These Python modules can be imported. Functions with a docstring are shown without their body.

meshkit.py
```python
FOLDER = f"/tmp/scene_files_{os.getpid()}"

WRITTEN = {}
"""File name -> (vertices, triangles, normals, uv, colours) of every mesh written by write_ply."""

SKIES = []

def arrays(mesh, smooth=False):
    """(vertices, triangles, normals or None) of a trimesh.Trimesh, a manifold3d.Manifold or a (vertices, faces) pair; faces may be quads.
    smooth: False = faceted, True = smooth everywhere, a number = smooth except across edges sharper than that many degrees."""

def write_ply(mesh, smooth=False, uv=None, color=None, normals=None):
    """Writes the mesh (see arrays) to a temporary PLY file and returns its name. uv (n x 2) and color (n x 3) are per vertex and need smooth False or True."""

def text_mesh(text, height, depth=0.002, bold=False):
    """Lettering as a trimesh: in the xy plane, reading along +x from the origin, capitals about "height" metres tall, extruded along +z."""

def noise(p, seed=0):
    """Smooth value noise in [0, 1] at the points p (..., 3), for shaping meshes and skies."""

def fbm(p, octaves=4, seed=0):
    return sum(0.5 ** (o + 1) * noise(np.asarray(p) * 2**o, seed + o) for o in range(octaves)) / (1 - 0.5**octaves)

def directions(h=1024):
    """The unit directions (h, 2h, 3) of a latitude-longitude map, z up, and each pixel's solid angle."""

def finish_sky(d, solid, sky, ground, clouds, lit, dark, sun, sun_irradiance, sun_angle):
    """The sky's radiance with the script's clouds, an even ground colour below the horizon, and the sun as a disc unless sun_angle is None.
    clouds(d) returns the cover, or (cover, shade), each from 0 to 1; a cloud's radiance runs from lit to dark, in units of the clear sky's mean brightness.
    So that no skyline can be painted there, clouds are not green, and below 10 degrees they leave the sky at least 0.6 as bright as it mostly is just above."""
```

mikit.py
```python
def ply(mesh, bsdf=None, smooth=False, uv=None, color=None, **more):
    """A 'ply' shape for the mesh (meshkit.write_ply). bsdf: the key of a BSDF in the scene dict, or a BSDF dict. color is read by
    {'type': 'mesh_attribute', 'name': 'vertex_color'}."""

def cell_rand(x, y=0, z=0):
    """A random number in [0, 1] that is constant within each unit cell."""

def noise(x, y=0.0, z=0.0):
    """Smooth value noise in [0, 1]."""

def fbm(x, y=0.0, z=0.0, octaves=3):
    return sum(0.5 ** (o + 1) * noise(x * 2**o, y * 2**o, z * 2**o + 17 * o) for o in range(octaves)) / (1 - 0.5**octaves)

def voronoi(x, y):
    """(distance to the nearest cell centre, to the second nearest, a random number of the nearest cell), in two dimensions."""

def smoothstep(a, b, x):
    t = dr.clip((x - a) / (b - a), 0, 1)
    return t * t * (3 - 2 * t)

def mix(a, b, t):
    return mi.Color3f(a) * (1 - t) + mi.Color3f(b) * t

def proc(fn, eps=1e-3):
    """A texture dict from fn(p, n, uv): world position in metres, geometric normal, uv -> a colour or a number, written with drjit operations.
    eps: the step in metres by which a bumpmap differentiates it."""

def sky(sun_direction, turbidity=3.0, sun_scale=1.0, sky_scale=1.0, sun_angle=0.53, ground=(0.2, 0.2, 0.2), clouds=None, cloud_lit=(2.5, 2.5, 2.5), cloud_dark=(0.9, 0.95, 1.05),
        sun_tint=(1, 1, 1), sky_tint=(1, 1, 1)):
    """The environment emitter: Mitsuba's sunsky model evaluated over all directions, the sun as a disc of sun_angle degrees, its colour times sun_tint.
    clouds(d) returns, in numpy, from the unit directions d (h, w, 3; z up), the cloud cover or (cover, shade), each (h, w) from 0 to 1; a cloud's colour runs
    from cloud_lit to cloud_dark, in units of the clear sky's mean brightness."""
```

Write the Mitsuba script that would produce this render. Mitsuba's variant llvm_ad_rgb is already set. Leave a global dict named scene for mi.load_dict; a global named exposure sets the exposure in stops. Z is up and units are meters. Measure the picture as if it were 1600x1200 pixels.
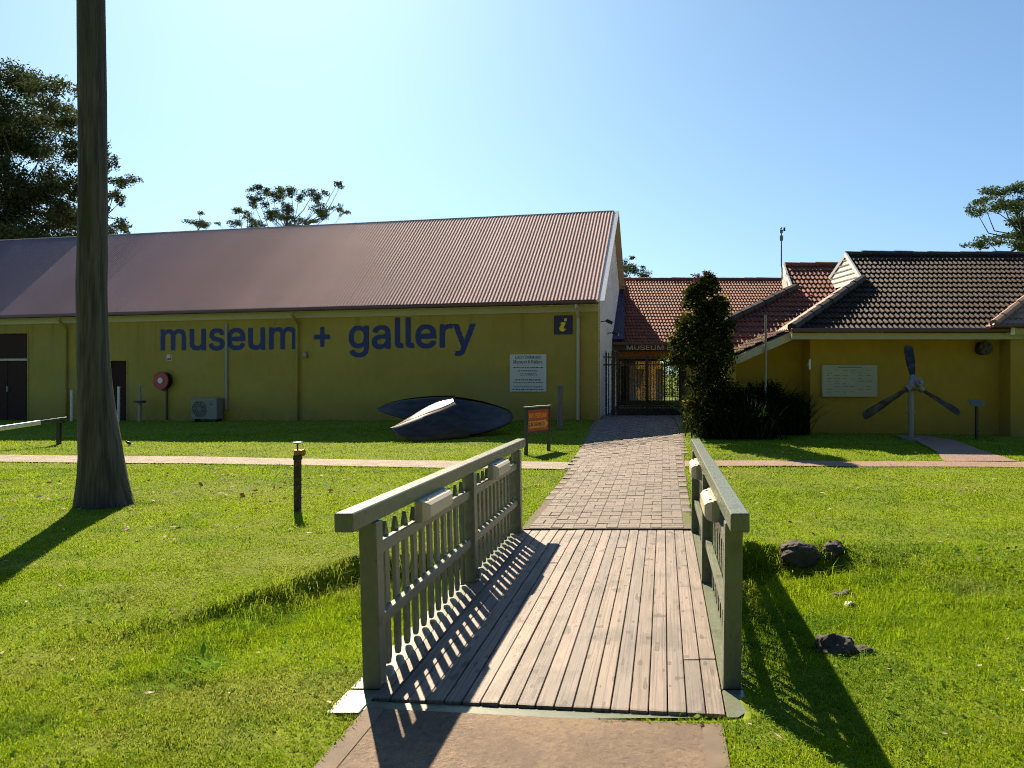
import math, random
import numpy as np, trimesh, mitsuba as mi, drjit as dr, mikit
import meshkit
from mikit import proc, noise, fbm, voronoi, cell_rand, smoothstep, mix
from scipy.interpolate import RBFInterpolator, RegularGridInterpolator
from shapely.geometry import Polygon, Point, box as sbox
import shapely

rng = np.random.default_rng(7)
random.seed(7)
T = mi.ScalarTransform4f
F, H, HX, HY = 1250.0, 1.65, 800.0, 584.0       # focal length in photo pixels, eye height, horizon
scene, labels = {}, {}

# ------------------------------------------------------------------ camera, light, exposure
scene['camera'] = {'type': 'perspective', 'fov': math.degrees(2 * math.atan(800 / F)), 'fov_axis': 'x',
                   'principal_point_offset_x': 0.0, 'principal_point_offset_y': (600 - HY) / 1200.0,
                   'near_clip': 0.05, 'far_clip': 3000.0,
                   'to_world': T().look_at(origin=[0, 0, H], target=[0, 10, H], up=[0, 0, 1])}
SUN_EL, SUN_AZ = math.radians(39.0), math.radians(16.2)
SUN = np.array([-math.sin(SUN_AZ) * math.cos(SUN_EL), math.cos(SUN_AZ) * math.cos(SUN_EL), math.sin(SUN_EL)])
scene['sky'] = mikit.sky(SUN.tolist(), turbidity=3.4, sun_scale=2.3, sky_scale=1.0, sky_tint=(.77, .98, 1.13))
exposure = 2.0

# ------------------------------------------------------------------ helpers
def P(px, py, D):
    """The point seen at a photo pixel, D metres ahead."""
    return np.array([(px - HX) / F * D, D, H - (py - HY) / F * D])

used = {}
def numbered(key):
    n = used.get(key, 0); used[key] = n + 1
    return key if n == 0 else f'{key}_{n:03d}'

def put(key, mesh, bsdf, smooth=False, **kw):
    key = numbered(key)
    scene[key] = mikit.ply(mesh, bsdf, smooth=smooth, **kw)
    return key

def thing(name, label, cat, group=None, kind=None):
    key = numbered(name)
    labels[key] = {'label': label, 'category': cat}
    if group: labels[key]['group'] = group
    if kind: labels[key]['kind'] = kind
    return key

def cat_mesh(ms):
    return trimesh.util.concatenate(ms)

_cb = {}
def cbox(lo, hi, ch=0.0):
    """A box with chamfered edges."""
    lo, hi = np.asarray(lo, float), np.asarray(hi, float)
    if ch <= 0:
        m = trimesh.creation.box(extents=hi - lo); m.apply_translation((lo + hi) / 2); return m
    pts = []
    for sx in (0, 1):
        for sy in (0, 1):
            for sz in (0, 1):
                c = np.where([sx, sy, sz], hi, lo); s = np.where([sx, sy, sz], -1, 1) * ch
                for k in range(3):
                    q = c + s; q[k] = c[k]; pts.append(q)
    return trimesh.convex.convex_hull(np.array(pts))

def frame(mesh, o, x, y, z):
    """Local axes to world."""
    M = np.eye(4); M[:3, 0], M[:3, 1], M[:3, 2], M[:3, 3] = x, y, z, o
    m = mesh.copy(); m.apply_transform(M); return m

def nrm(v):
    v = np.asarray(v, float); return v / np.linalg.norm(v)

def obox(a, b, w, h, up=(0, 0, 1), ch=0.0):
    """A bar from a to b, w wide, h high."""
    a, b = np.asarray(a, float), np.asarray(b, float)
    L = np.linalg.norm(b - a); x = (b - a) / L
    y = nrm(np.cross(up, x)); z = np.cross(x, y)
    return frame(cbox([0, -w / 2, -h / 2], [L, w / 2, h / 2], ch), a, x, y, z)

def tube(pts, radii, sides=10, cap=True):
    p = np.asarray(pts, float); r = np.broadcast_to(np.asarray(radii, float), (len(p),))
    t = np.gradient(p, axis=0); t /= np.linalg.norm(t, axis=1, keepdims=True) + 1e-12
    ref = np.where(np.abs(t[:, 2:]) < 0.9, [0, 0, 1.0], [1.0, 0, 0])
    if np.ptp(np.abs(t[:, 2])) > 0 and (np.abs(t[:, 2]) > .9).any() and not (np.abs(t[:, 2]) > .9).all():
        ref = np.broadcast_to([0.3, 0.9, 0.31], t.shape)
    a = np.cross(t, ref); a /= np.linalg.norm(a, axis=1, keepdims=True) + 1e-12
    b = np.cross(t, a); ang = np.arange(sides) * 2 * np.pi / sides
    v = (p[:, None] + r[:, None, None] * (np.cos(ang)[None, :, None] * a[:, None] + np.sin(ang)[None, :, None] * b[:, None])).reshape(-1, 3)
    i, j = np.meshgrid(np.arange(len(p) - 1), np.arange(sides), indexing='ij')
    q = np.stack([i * sides + j, i * sides + (j + 1) % sides, (i + 1) * sides + (j + 1) % sides, (i + 1) * sides + j], -1).reshape(-1, 4)
    f = np.vstack([q[:, [0, 1, 2]], q[:, [0, 2, 3]]])
    if cap:
        n = len(v); v = np.vstack([v, p[0], p[-1]])
        k = np.arange(sides); e = (len(p) - 1) * sides
        f = np.vstack([f, np.stack([k * 0 + n, (k + 1) % sides, k], 1), np.stack([k * 0 + n + 1, e + k, e + (k + 1) % sides], 1)])
    m = trimesh.Trimesh(v, f, process=False)
    return m

def cyl(a, b, r, sides=16):
    return tube([a, b], r, sides)

def quad(a, b, c, d):
    return trimesh.Trimesh(np.array([a, b, c, d], float), [[0, 1, 2], [0, 2, 3]], process=False)

def extr(poly, d):
    return trimesh.creation.extrude_polygon(poly, d, engine='earcut')

def thick_quad(a, b, c, d, t):
    """A slab: the quad a b c d pushed back by t against its normal."""
    a, b, c, d = (np.asarray(v, float) for v in (a, b, c, d))
    n = nrm(np.cross(b - a, d - a)) * t
    return trimesh.convex.convex_hull(np.array([a, b, c, d, a - n, b - n, c - n, d - n]))

def bentext(text, width=None, height=None, bold=False, depth=0.003, left=0.0, base=0.0):
    m = meshkit.text_mesh(text, height, depth, bold)
    lo, hi = m.bounds
    s = (width / (hi[0] - lo[0])) if width else 1.0
    m.apply_translation([-lo[0], 0, 0]); m.apply_scale([s, 1, 1]); m.apply_translation([left, base, 0])
    return m

# ------------------------------------------------------------------ materials
def rgb(c): return {'type': 'rgb', 'value': [float(x) for x in c]}
def mat(name, color, rough=0.7, metal=0.0, spec=0.5, bump=None, **kw):
    d = {'type': 'principled', 'base_color': color if isinstance(color, dict) else rgb(color), 'roughness': rough if isinstance(rough, dict) else float(rough), 'metallic': float(metal), 'specular': float(spec), **kw}
    if bump: d = {'type': 'bumpmap', 'nested': d, 'arbitrary': bump[0], 'scale': bump[1]}
    scene[name] = {'type': 'twosided', 'bsdf': d}
def thin(name, color, trans=1.0, rough=0.5, spec=0.4):
    scene[name] = {'type': 'principledthin', 'base_color': color if isinstance(color, dict) else rgb(color), 'roughness': rough, 'diff_trans': trans, 'spec_trans': 0.0, 'eta': 1.4}
VCOL = {'type': 'mesh_attribute', 'name': 'vertex_color'}

def brick_bump(p, n, uv):
    row = dr.floor(p.z / 0.086)
    a = (p.x * 0.959 - p.y * 0.283) / 0.24 + 0.5 * (row - 2 * dr.floor(row / 2))
    fz, fa = p.z / 0.086 - row, a - dr.floor(a)
    j = smoothstep(0.0, 0.14, fz) * smoothstep(1.0, 0.86, fz) * smoothstep(0.0, 0.05, fa) * smoothstep(1.0, 0.95, fa)
    return j + 0.4 * noise(p.x * 40, p.y * 40, p.z * 40)
def wall_tex(c1, c2, brick=(0.24, 0.086)):
    def fn(p, n, uv):
        d = fbm(p.x * 0.7, p.y * 0.7, p.z * 0.9, 4)
        g = fbm(p.x * 9, p.y * 9, p.z * 4, 2)
        base = mix(c1, c2, smoothstep(0.3, 0.75, d * 0.7 + g * 0.3)) * (.86 + .14 * smoothstep(.0, .3, brick_bump(p, n, uv)))
        base = mix(base, mi.Color3f(.30, .26, .13), .22 * smoothstep(.55, .72, fbm(p.x * .45 + 3, p.y * .45, p.z * .8, 3)))
        run = smoothstep(.56, .80, fbm((p.x * .959 - p.y * .283) * 5.5, p.z * .22, 6.0, 3)) * smoothstep(1.2, 3.6, p.z)
        base = base * (1 - .20 * run)
        low = smoothstep(1.3, 0.25, p.z + 0.5 * d)          # splash-back dirt at the foot of the wall
        return base * (1 - 0.22 * low * g * 2)
    return proc(fn)
mat('wall_paint', wall_tex((.305, .230, .034), (.360, .272, .042)), .75, bump=(proc(brick_bump, 4e-3), .004))
mat('wall_paint_ochre', wall_tex((.32, .205, .012), (.38, .245, .016)), .75, bump=(proc(brick_bump, 4e-3), .005))
mat('wall_paint_pale', wall_tex((.62, .56, .46), (.68, .60, .50)), .75)
mat('cream_trim', (.40, .38, .27), .55)
mat('white_trim', (.75, .73, .68), .5)
mat('ochre_beam', (.26, .10, .02), .6)
mat('dark_trim', (.035, .025, .022), .45)
mat('gutter_brown', (.10, .045, .035), .4)
mat('door_maroon', (.030, .010, .008), .6, spec=.15)
mat('ink_blue', (.010, .022, .135), .6)
mat('sign_navy', (.015, .013, .05), .5)
mat('sign_yellow', (.70, .52, .02), .5)
mat('sign_white', (.50, .52, .50), .45)
mat('print_dark', (.03, .05, .07), .6)
mat('print_maroon', (.20, .05, .04), .6)
mat('sign_orange', (.40, .055, .014), .5)
mat('sign_amber', (.72, .30, .02), .5)
mat('frame_green', (.015, .03, .02), .45)
mat('black_iron', (.012, .012, .013), .45)
mat('grey_metal', (.18, .185, .18), .45, .3)
mat('pale_pipe', (.24, .24, .20), .5)
mat('white_paint', (.60, .60, .58), .45)
mat('red_paint', (.34, .03, .035), .4)
mat('ac_white', (.17, .175, .16), .5)
mat('fence_panel', (.4, .38, .34), .6)

def rust_fn(p, n, uv):
    d = fbm(p.x * 30, p.y * 30, p.z * 22, 3)
    return mix((.035, .028, .024), (.11, .055, .03), smoothstep(.5, .75, d))
mat('rusty_pipe', proc(rust_fn), .75)
mat('rust_brass', (.34, .16, .035), .55, .4)

def green_fn(p, n, uv):
    d = fbm(p.x * 6, p.y * 6, p.z * 6, 3)
    e = noise(p.x * 70, p.y * 70, p.z * 25)
    return mix((.105, .128, .085), (.13, .152, .105), d) * (0.90 + 0.20 * e) * (1 - .35 * smoothstep(.58, .78, d)) * (1 - .18 * smoothstep(.78, .9, noise(p.x * 60, p.y * 60, p.z * 30 + 3)))
mat('green_paint', proc(green_fn), .33, spec=.5)
mat('lamp_cream', (.55, .48, .33), .35)
mat('lamp_body', (.26, .245, .17), .45)

def plank_fn(k):
    c = [((.190, .156, .136), (.140, .125, .114)), ((.210, .168, .146), (.154, .133, .119)), ((.170, .146, .132), (.128, .117, .109)), ((.196, .160, .133), (.148, .129, .112))][k]
    def fn(p, n, uv):
        a = p.x - .1896 * p.y
        g = fbm(a * 90 + k * 7, p.y * 3.2, k, 3)
        s = fbm(a * 9 + 3 * k, p.y * 1.7, 5 + k, 4)
        w = smoothstep(.50, .72, fbm(a * 5, p.y * 2.6, 11.0, 4))
        line = smoothstep(.60, .70, noise(a * 160, p.y * 2.0 + 40 * k, 1.0))
        c0 = mix(c[0], c[1], smoothstep(.35, .65, .5 * g + .5 * s))
        c0 = mix(c0, (.075, .072, .066), .62 * w)
        knot = smoothstep(.80, .88, noise(a * 30 + 5 * k, p.y * 9.0, 20.0 + k))
        return c0 * (1 - .25 * line) * (1 - .5 * knot)
    return proc(fn)
for k in range(4):
    mat(f'plank_{k}', plank_fn(k), .62, spec=.35)

def paver_fn(k):
    c = [(.138, .116, .098), (.155, .128, .106), (.128, .110, .096)][k]
    def fn(p, n, uv):
        d = fbm(p.x * 2.2, p.y * 2.2, 3., 3); e = noise(p.x * 60, p.y * 60, p.z * 60)
        return mi.Color3f(c) * (.78 + .32 * d + .2 * (e - .5))
    return proc(fn)
for k in range(3):
    mat(f'paver_{k}', paver_fn(k), .8)
mat('paver_all', proc(lambda p, n, uv: mix((.125, .105, .092), (.158, .130, .110), fbm(p.x * 4, p.y * 4, 2., 3)) * (.85 + .3 * cell_rand(p.x / .2, p.y / .14))), .8)
mat('joint_sand', proc(lambda p, n, uv: mix((.11, .09, .07), (.085, .10, .03), smoothstep(.48, .62, fbm(p.x * 3, p.y * 3, 1., 3)))), .95)

def conc_fn(p, n, uv):
    d = fbm(p.x * 2.6, p.y * 2.6, 1., 5); e = fbm(p.x * 34, p.y * 34, 4., 2); f = noise(p.x * 210, p.y * 210, 0.)
    c = mix((.095, .068, .046), (.165, .115, .072), smoothstep(.3, .7, d * .7 + e * .3))
    return mix(c, (.10, .088, .072), smoothstep(.50, .75, fbm(p.x * 1.1 + 9, p.y * 1.1, 7., 3))) * (.74 + .52 * f) * (1 - .3 * smoothstep(.84, .90, noise(p.x * 42, p.y * 42, 5.)))
mat('pad_concrete', proc(conc_fn), .85, bump=(proc(lambda p, n, uv: fbm(p.x * 60, p.y * 60, 2., 3), 2e-3), .004))
mat('pad_edge', proc(lambda p, n, uv: mix((.085, .066, .048), (.15, .112, .076), fbm(p.x * 9, p.y * 9, 2., 4))), .85)
mat('sand_path', proc(lambda p, n, uv: mix((.17, .145, .11), (.27, .23, .175), fbm(p.x * 5, p.y * 5, 2., 4)) * (.8 + .4 * cell_rand(p.x / .23, p.y / .115))), .9)
mat('red_path', proc(lambda p, n, uv: mix((.17, .112, .082), (.22, .145, .105), fbm(p.x * 3, p.y * 3, 2., 4))), .85)
mat('soil', proc(lambda p, n, uv: mix((.085, .125, .010), (.13, .17, .014), fbm(p.x * 3, p.y * 3, 1., 4)) * (.7 + .6 * noise(p.x * 45, p.y * 45, 0.))), .95, spec=.1)

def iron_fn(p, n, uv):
    valley_shade = .62 + .38 * smoothstep(-.7, .5, dr.sin(6.2831853 * uv.x))  # shading of the corrugation valleys painted into the colour so the ribs show
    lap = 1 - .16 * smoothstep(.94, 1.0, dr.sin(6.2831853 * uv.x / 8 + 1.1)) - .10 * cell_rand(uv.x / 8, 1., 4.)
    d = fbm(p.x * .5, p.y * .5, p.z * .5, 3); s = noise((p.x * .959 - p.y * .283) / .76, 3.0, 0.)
    return mix((.42, .255, .235), (.49, .30, .275), d) * (.90 + .16 * s) * valley_shade * lap
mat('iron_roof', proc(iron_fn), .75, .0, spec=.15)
mat('iron_roof_plum', proc(lambda p, n, uv: mi.Color3f(.21, .145, .17) * (.6 + .4 * smoothstep(-.7, .5, dr.sin(6.2831853 * uv.x))) * (1 - .1 * cell_rand(uv.x / 8, 1., 4.))), .65, spec=.3)  # rib shading painted into the plum colour too, darker in each valley
mat('ridge_metal', (.55, .50, .48), .4)

def tile_fn(dark, pale, moss):
    def fn(p, n, uv):
        r = cell_rand(uv.x, uv.y, 2.); d = fbm(p.x * 1.3, p.y * 1.3, p.z * 1.3, 3); e = fbm(p.x * 14, p.y * 14, p.z * 14, 2)
        c = mix(dark, pale, r * .8 + .2 * d)
        return mix(c, (.05, .05, .042), moss * smoothstep(.45, .7, .5 * d + .5 * e)) * (.82 + .36 * e)
    return proc(fn)
mat('tile_terracotta', tile_fn((.155, .052, .034), (.25, .088, .052), .4), .75, spec=.2)
mat('tile_aged', tile_fn((.018, .012, .010), (.042, .026, .019), .6), .7, spec=.15)
mat('tile_brown', tile_fn((.26, .15, .10), (.33, .19, .13), .4), .6)
mat('cap_brown', proc(lambda p, n, uv: mix((.06, .04, .03), (.15, .085, .06), fbm(p.x * 8, p.y * 8, p.z * 8, 3))), .7)
mat('cap_dark', (.040, .028, .024), .7)
mat('cap_terracotta', (.17, .065, .042), .65)

def bark_fn(p, n, uv):
    a = dr.atan2(p.y - 10.4, p.x + 5.35)
    s = fbm(a * 3.2 + .4 * p.z, p.z * 1.3, 2.0, 4); t = fbm(a * 14, p.z * 4.0, 8.0, 3)
    c = mix((.034, .029, .024), (.100, .086, .070), smoothstep(.30, .72, .55 * s + .45 * t))
    return mix(c, (.06, .062, .025), .5 * smoothstep(.55, .75, fbm(a * 2.2, p.z * .8, 4., 3)))
def bark_bump(p, n, uv):
    a = dr.atan2(p.y - 10.4, p.x + 5.35)
    return fbm(a * 6 + .5 * p.z, p.z * 2.4, 3.0, 4)
mat('bark', proc(bark_fn), .85, bump=(proc(bark_bump, 6e-3), .018))
mat('branch', (.085, .07, .055), .85)
mat('stone_surface', proc(lambda p, n, uv: mix((.028, .026, .024), (.085, .076, .068), fbm(p.x * 11, p.y * 11, p.z * 11, 4))), .9, bump=(proc(lambda p, n, uv: fbm(p.x * 16, p.y * 16, p.z * 16, 3), 3e-3), .03))
mat('bronze', proc(lambda p, n, uv: mix((.010, .009, .009), (.034, .028, .023), smoothstep(.3, .75, fbm(p.x * 5, p.y * 5, p.z * 12, 4))) * (.7 + .6 * noise(p.x * 60, p.y * 60, p.z * 60))), .33, .0, spec=.45)
mat('prop_alloy', proc(lambda p, n, uv: mix((.020, .019, .018), (.075, .066, .056), smoothstep(.4, .75, fbm(p.x * 9, p.y * 9, p.z * 9, 4)))), .55, .2, spec=.3)
mat('hub_alloy', (.19, .19, .19), .45, .4)
mat('timber_grey', proc(lambda p, n, uv: mix((.10, .09, .08), (.2, .18, .16), fbm(p.x * 30, p.y * 30, p.z * 3, 3))), .8)
mat('boom_green', (.01, .045, .03), .35)
mat('board_pale', (.33, .33, .25), .25)
mat('board_mark', (.16, .19, .11), .5)
mat('board_mark_lime', (.42, .44, .03), .5)
mat('door_panel', (.26, .27, .28), .3)
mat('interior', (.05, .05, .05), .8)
scene['pane'] = {'type': 'thindielectric', 'int_ior': 1.5}
thin('leaf_gum', VCOL, .7)
thin('leaf_bush', VCOL, .8)
thin('grass_blade', VCOL, 1.15, .6)
thin('leaf_dry', VCOL, .3)

# ------------------------------------------------------------------ museum hall lines (left building)
WALL_R = np.array([(935 - HX) / F * 23.5, 23.5])
TL = nrm([-.959, .283]); NW = np.array([-TL[1], TL[0]]) * 1.0      # along the wall to the left; outwards
if NW[1] > 0: NW = -NW
EAVE_Z = 3.80
def wall_D(px):
    # depth at which the ray of that pixel column meets the front wall
    k = (px - HX) / F
    # (k D, D) = WALL_R + s TL
    A = np.array([[k, -TL[0]], [1.0, -TL[1]]])
    return np.linalg.solve(A, WALL_R)[0]
def W(px, py, out=0.0):
    q = P(px, py, wall_D(px)); q[:2] += NW * out; return q
WX = np.array([-TL[0], -TL[1], 0.0]); WZ = np.array([NW[0], NW[1], 0.0]); UP = np.array([0, 0, 1.0])
def wall_ab(px, py):
    q = W(px, py); return float(np.dot(q[:2] - WALL_R, WX[:2])), float(q[2])

# ------------------------------------------------------------------ terrain
ctrl = []
def c_g(px, py, g):
    D = F * (H - g) / (py - HY); ctrl.append(((px - HX) / F * D, D, g))
for px in (-120, 0, 120, 250, 400, 520, 640, 760, 860, 935):
    D = wall_D(px); g = H - (656.5 - HY) * D / F
    ctrl.append((*P(px, 656.5, D)[:2], g)); q = P(px, 656.5, D); ctrl.append((q[0] - NW[0] * 4, q[1] - NW[1] * 4, g))
ev0 = WALL_R + NW * .32
for px, py in ((0, 689), (130, 689), (300, 691.5), (450, 691), (560, 692), (850, 694), (905, 697)):
    best = None
    for D in np.linspace(12, 28, 1601):
        q = P(px, py, D)
        s = np.dot(ev0 - q[:2], -NW) / np.dot(SUN[:2], -NW)
        e = abs(q[2] + s * SUN[2] - EAVE_Z)
        if best is None or e < best[0]: best = (e, q)
    ctrl.append(tuple(best[1]))
LEFT_SHADOW = ctrl[-7:]
for x, y, g in ((5.17, 18.5, .33), (6.71, 18.0, .325), (9, 18, .30), (11.2, 18, .267), (14, 18, .25), (4, 25, .33), (3, 25, .33), (5.5, 25, .34), (4, 31, .47), (6, 31, .47), (8, 24, .4), (14, 26, .4)):
    ctrl.append((x, y, g))
for px, py, g in ((1120, 725, .12), (1350, 725, .13), (1600, 725, .12), (1440, 709, .19), (1200, 700, .22), (960, 725, .08), (960, 700, .17),
                  (165, 788, -.047), (465, 798, -.03), (700, 800, -.01), (950, 826, 0), (818, 826, 0), (1081, 826, 0), (1300, 790, .02), (1580, 790, .03),
                  (0, 850, -.10), (0, 1000, -.06), (0, 1150, -.02), (500, 1120, -.012), (1150, 1130, -.012), (1600, 1150, .02), (1600, 900, .03), (860, 1180, -.02), (60, 1300, -.02), (1500, 1300, 0)):
    c_g(px, py, g)
for x, y, g in ((0, 0, -.03), (-6, 0, -.03), (6, 0, 0), (-6, -6, -.03), (6, -6, 0), (20, 8, .05), (20, 0, 0), (-20, 0, -.1), (-20, 10, -.25), (-30, 20, -.4), (25, 22, .2), (30, 40, .4), (-30, 45, 0.), (0, 45, .4)):
    ctrl.append((x, y, g))
ctrl = np.array(ctrl)
_rbf = RBFInterpolator(ctrl[:, :2], ctrl[:, 2], kernel='linear', smoothing=.05)
_gx, _gy = np.linspace(-34, 34, 205), np.linspace(-8, 48, 169)
_GX, _GY = np.meshgrid(_gx, _gy, indexing='ij')
_base = RegularGridInterpolator((_gx, _gy), _rbf(np.stack([_GX.ravel(), _GY.ravel()], 1)).reshape(_GX.shape), method='linear', bounds_error=False, fill_value=None)

_ex = np.array([-4.5, -2.9, -2.3, -1.42, -.6, 1.4, 2.25, 2.85, 3.3, 4.3])
_ey = np.array([5.2, 5.3, 5.75, 7.25, 7.45, 7.6, 7.72, 7.70, 7.55, 7.2])
def ditch(x, y, full=False):
    """The swale that runs under the bridge: a short steep far bank, a long gentle near side."""
    e = np.interp(x, _ex, _ey) + .22 * (meshkit.noise(np.stack([x * 2.2, x * 0, x * 0], -1)) - .5) + .14 * (meshkit.noise(np.stack([x * 7.3, x * 0 + 4, x * 0], -1)) - .5)
    s = e - y                                    # > 0 on the near side of the far bank's lip
    amp = np.interp(x, [-3.0, -2.4, -1.9, -1.3, 2.2, 2.9, 3.5, 5.5], [0, .05, .13, .23, .28, .22, .11, 0])
    near = np.interp(x, [-3, -1, 1.4, 4], [2.2, 2.6, 3.0, 3.2])
    fall = np.clip(s / np.interp(x, [-3, -2, -1.4, 2.6, 3.2, 4.5], [.5, .22, .16, .2, .5, 1.6]), 0, 1); fall = fall * fall * (3 - 2 * fall)
    rise = np.clip((s - .5) / near, 0, 1); rise = rise * rise * (3 - 2 * rise)
    return (-amp * fall * (1 - rise), s, amp) if full else -amp * fall * (1 - rise)
def ground(x, y, rough=True):
    x, y = np.asarray(x, float), np.asarray(y, float)
    g = _base(np.stack([np.clip(x, -34, 34), np.clip(y, -8, 48)], -1)) + ditch(x, y)
    return g
def G(px, py):
    """Where the ray of a photo pixel meets the ground."""
    D = np.linspace(2.5, 40, 4000); q = np.stack([(px - HX) / F * D, D, H - (py - HY) / F * D], 1)
    d = q[:, 2] - ground(q[:, 0], q[:, 1]); i = np.argmax(d < 0)
    return q[i]
def gz(x, y): return float(ground(np.array([x]), np.array([y]))[0])
def B(xp, y, z=0.0):
    """The footbridge's frame: its length runs towards the vanishing point of its rails."""
    return np.array([xp + .1896 * y, y, z])

# ------------------------------------------------------------------ ground sheet
def axis(lo, hi, fine0, fine1, fs, cs, far):
    a = np.arange(fine0, fine1, fs)
    l = np.arange(fine0 - cs, lo, -cs)[::-1]; r = np.arange(fine1, hi, cs)
    g = np.geomspace(1, far, 14) - 1
    return np.unique(np.round(np.concatenate([lo - g[::-1], l, a, r, hi + g]), 4))
xs, ys = axis(-30, 30, -5, 6.5, .07, .3, 600), axis(-6, 46, 2.6, 9.5, .07, .3, 900)
GX, GY = np.meshgrid(xs, ys, indexing='ij')
GZ = ground(GX.ravel(), GY.ravel()).reshape(GX.shape)
GZ += np.where((np.abs(GX) < 30) & (GY > 2) & (GY < 24), .02 * (meshkit.fbm(np.stack([GX * 2.5, GY * 2.5, GX * 0], -1), 3) - .5), 0)

pad_poly = Polygon([tuple(B(x_, y_)[:2]) for x_, y_ in ((-1.475, 3.97), (-1.475, -4), (.28, -4), (.28, 3.78))])
def poly_px(pts): return Polygon([tuple(G(px, py)[:2]) for px, py in pts])
brick_poly = Polygon([tuple(B(-1.51, 8.45)[:2]), tuple(B(.305, 8.45)[:2]), tuple(B(.36, 14)[:2]), tuple(B(.42, 17)[:2]), (5.35, 24.9), (5.4, 27.9), (3.2, 27.9), (2.62, 24.6), tuple(B(-1.98, 20)[:2]), tuple(B(-1.80, 17.5)[:2]), tuple(B(-1.66, 15.3)[:2]), tuple(B(-1.56, 12.5)[:2])])
left_path = poly_px([(-150, 721.5), (0, 722), (300, 724.5), (500, 728), (700, 732), (840, 733), (905, 735), (912, 724), (840, 722), (700, 720.5), (500, 717.5), (300, 713.5), (0, 711), (-150, 710)])
right_path = poly_px([(1060, 729.5), (1350, 730), (1700, 731), (1700, 722), (1350, 721.5), (1060, 721)])
prop_path = poly_px([(1475, 721.6), (1590, 721.6), (1535, 705), (1490, 688), (1440, 681), (1395, 681), (1432, 690), (1462, 706)])
bridge_poly = Polygon([tuple(B(-1.72, 3.80)[:2]), tuple(B(.50, 3.74)[:2]), tuple(B(.50, 8.8)[:2]), tuple(B(-1.72, 8.8)[:2])])
low = shapely.union_all([brick_poly, left_path, right_path, prop_path, pad_poly])
inside = shapely.contains_xy(low.buffer(-.02), GX.ravel(), GY.ravel()).reshape(GX.shape)
GZ = np.where(inside, GZ - .03, GZ)
under = shapely.contains_xy(bridge_poly.buffer(-.12), GX.ravel(), GY.ravel()).reshape(GX.shape)
GZ = np.where(under, np.minimum(GZ, -.22), GZ)
nx, ny = GX.shape
ii, jj = np.meshgrid(np.arange(nx - 1), np.arange(ny - 1), indexing='ij')
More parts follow.
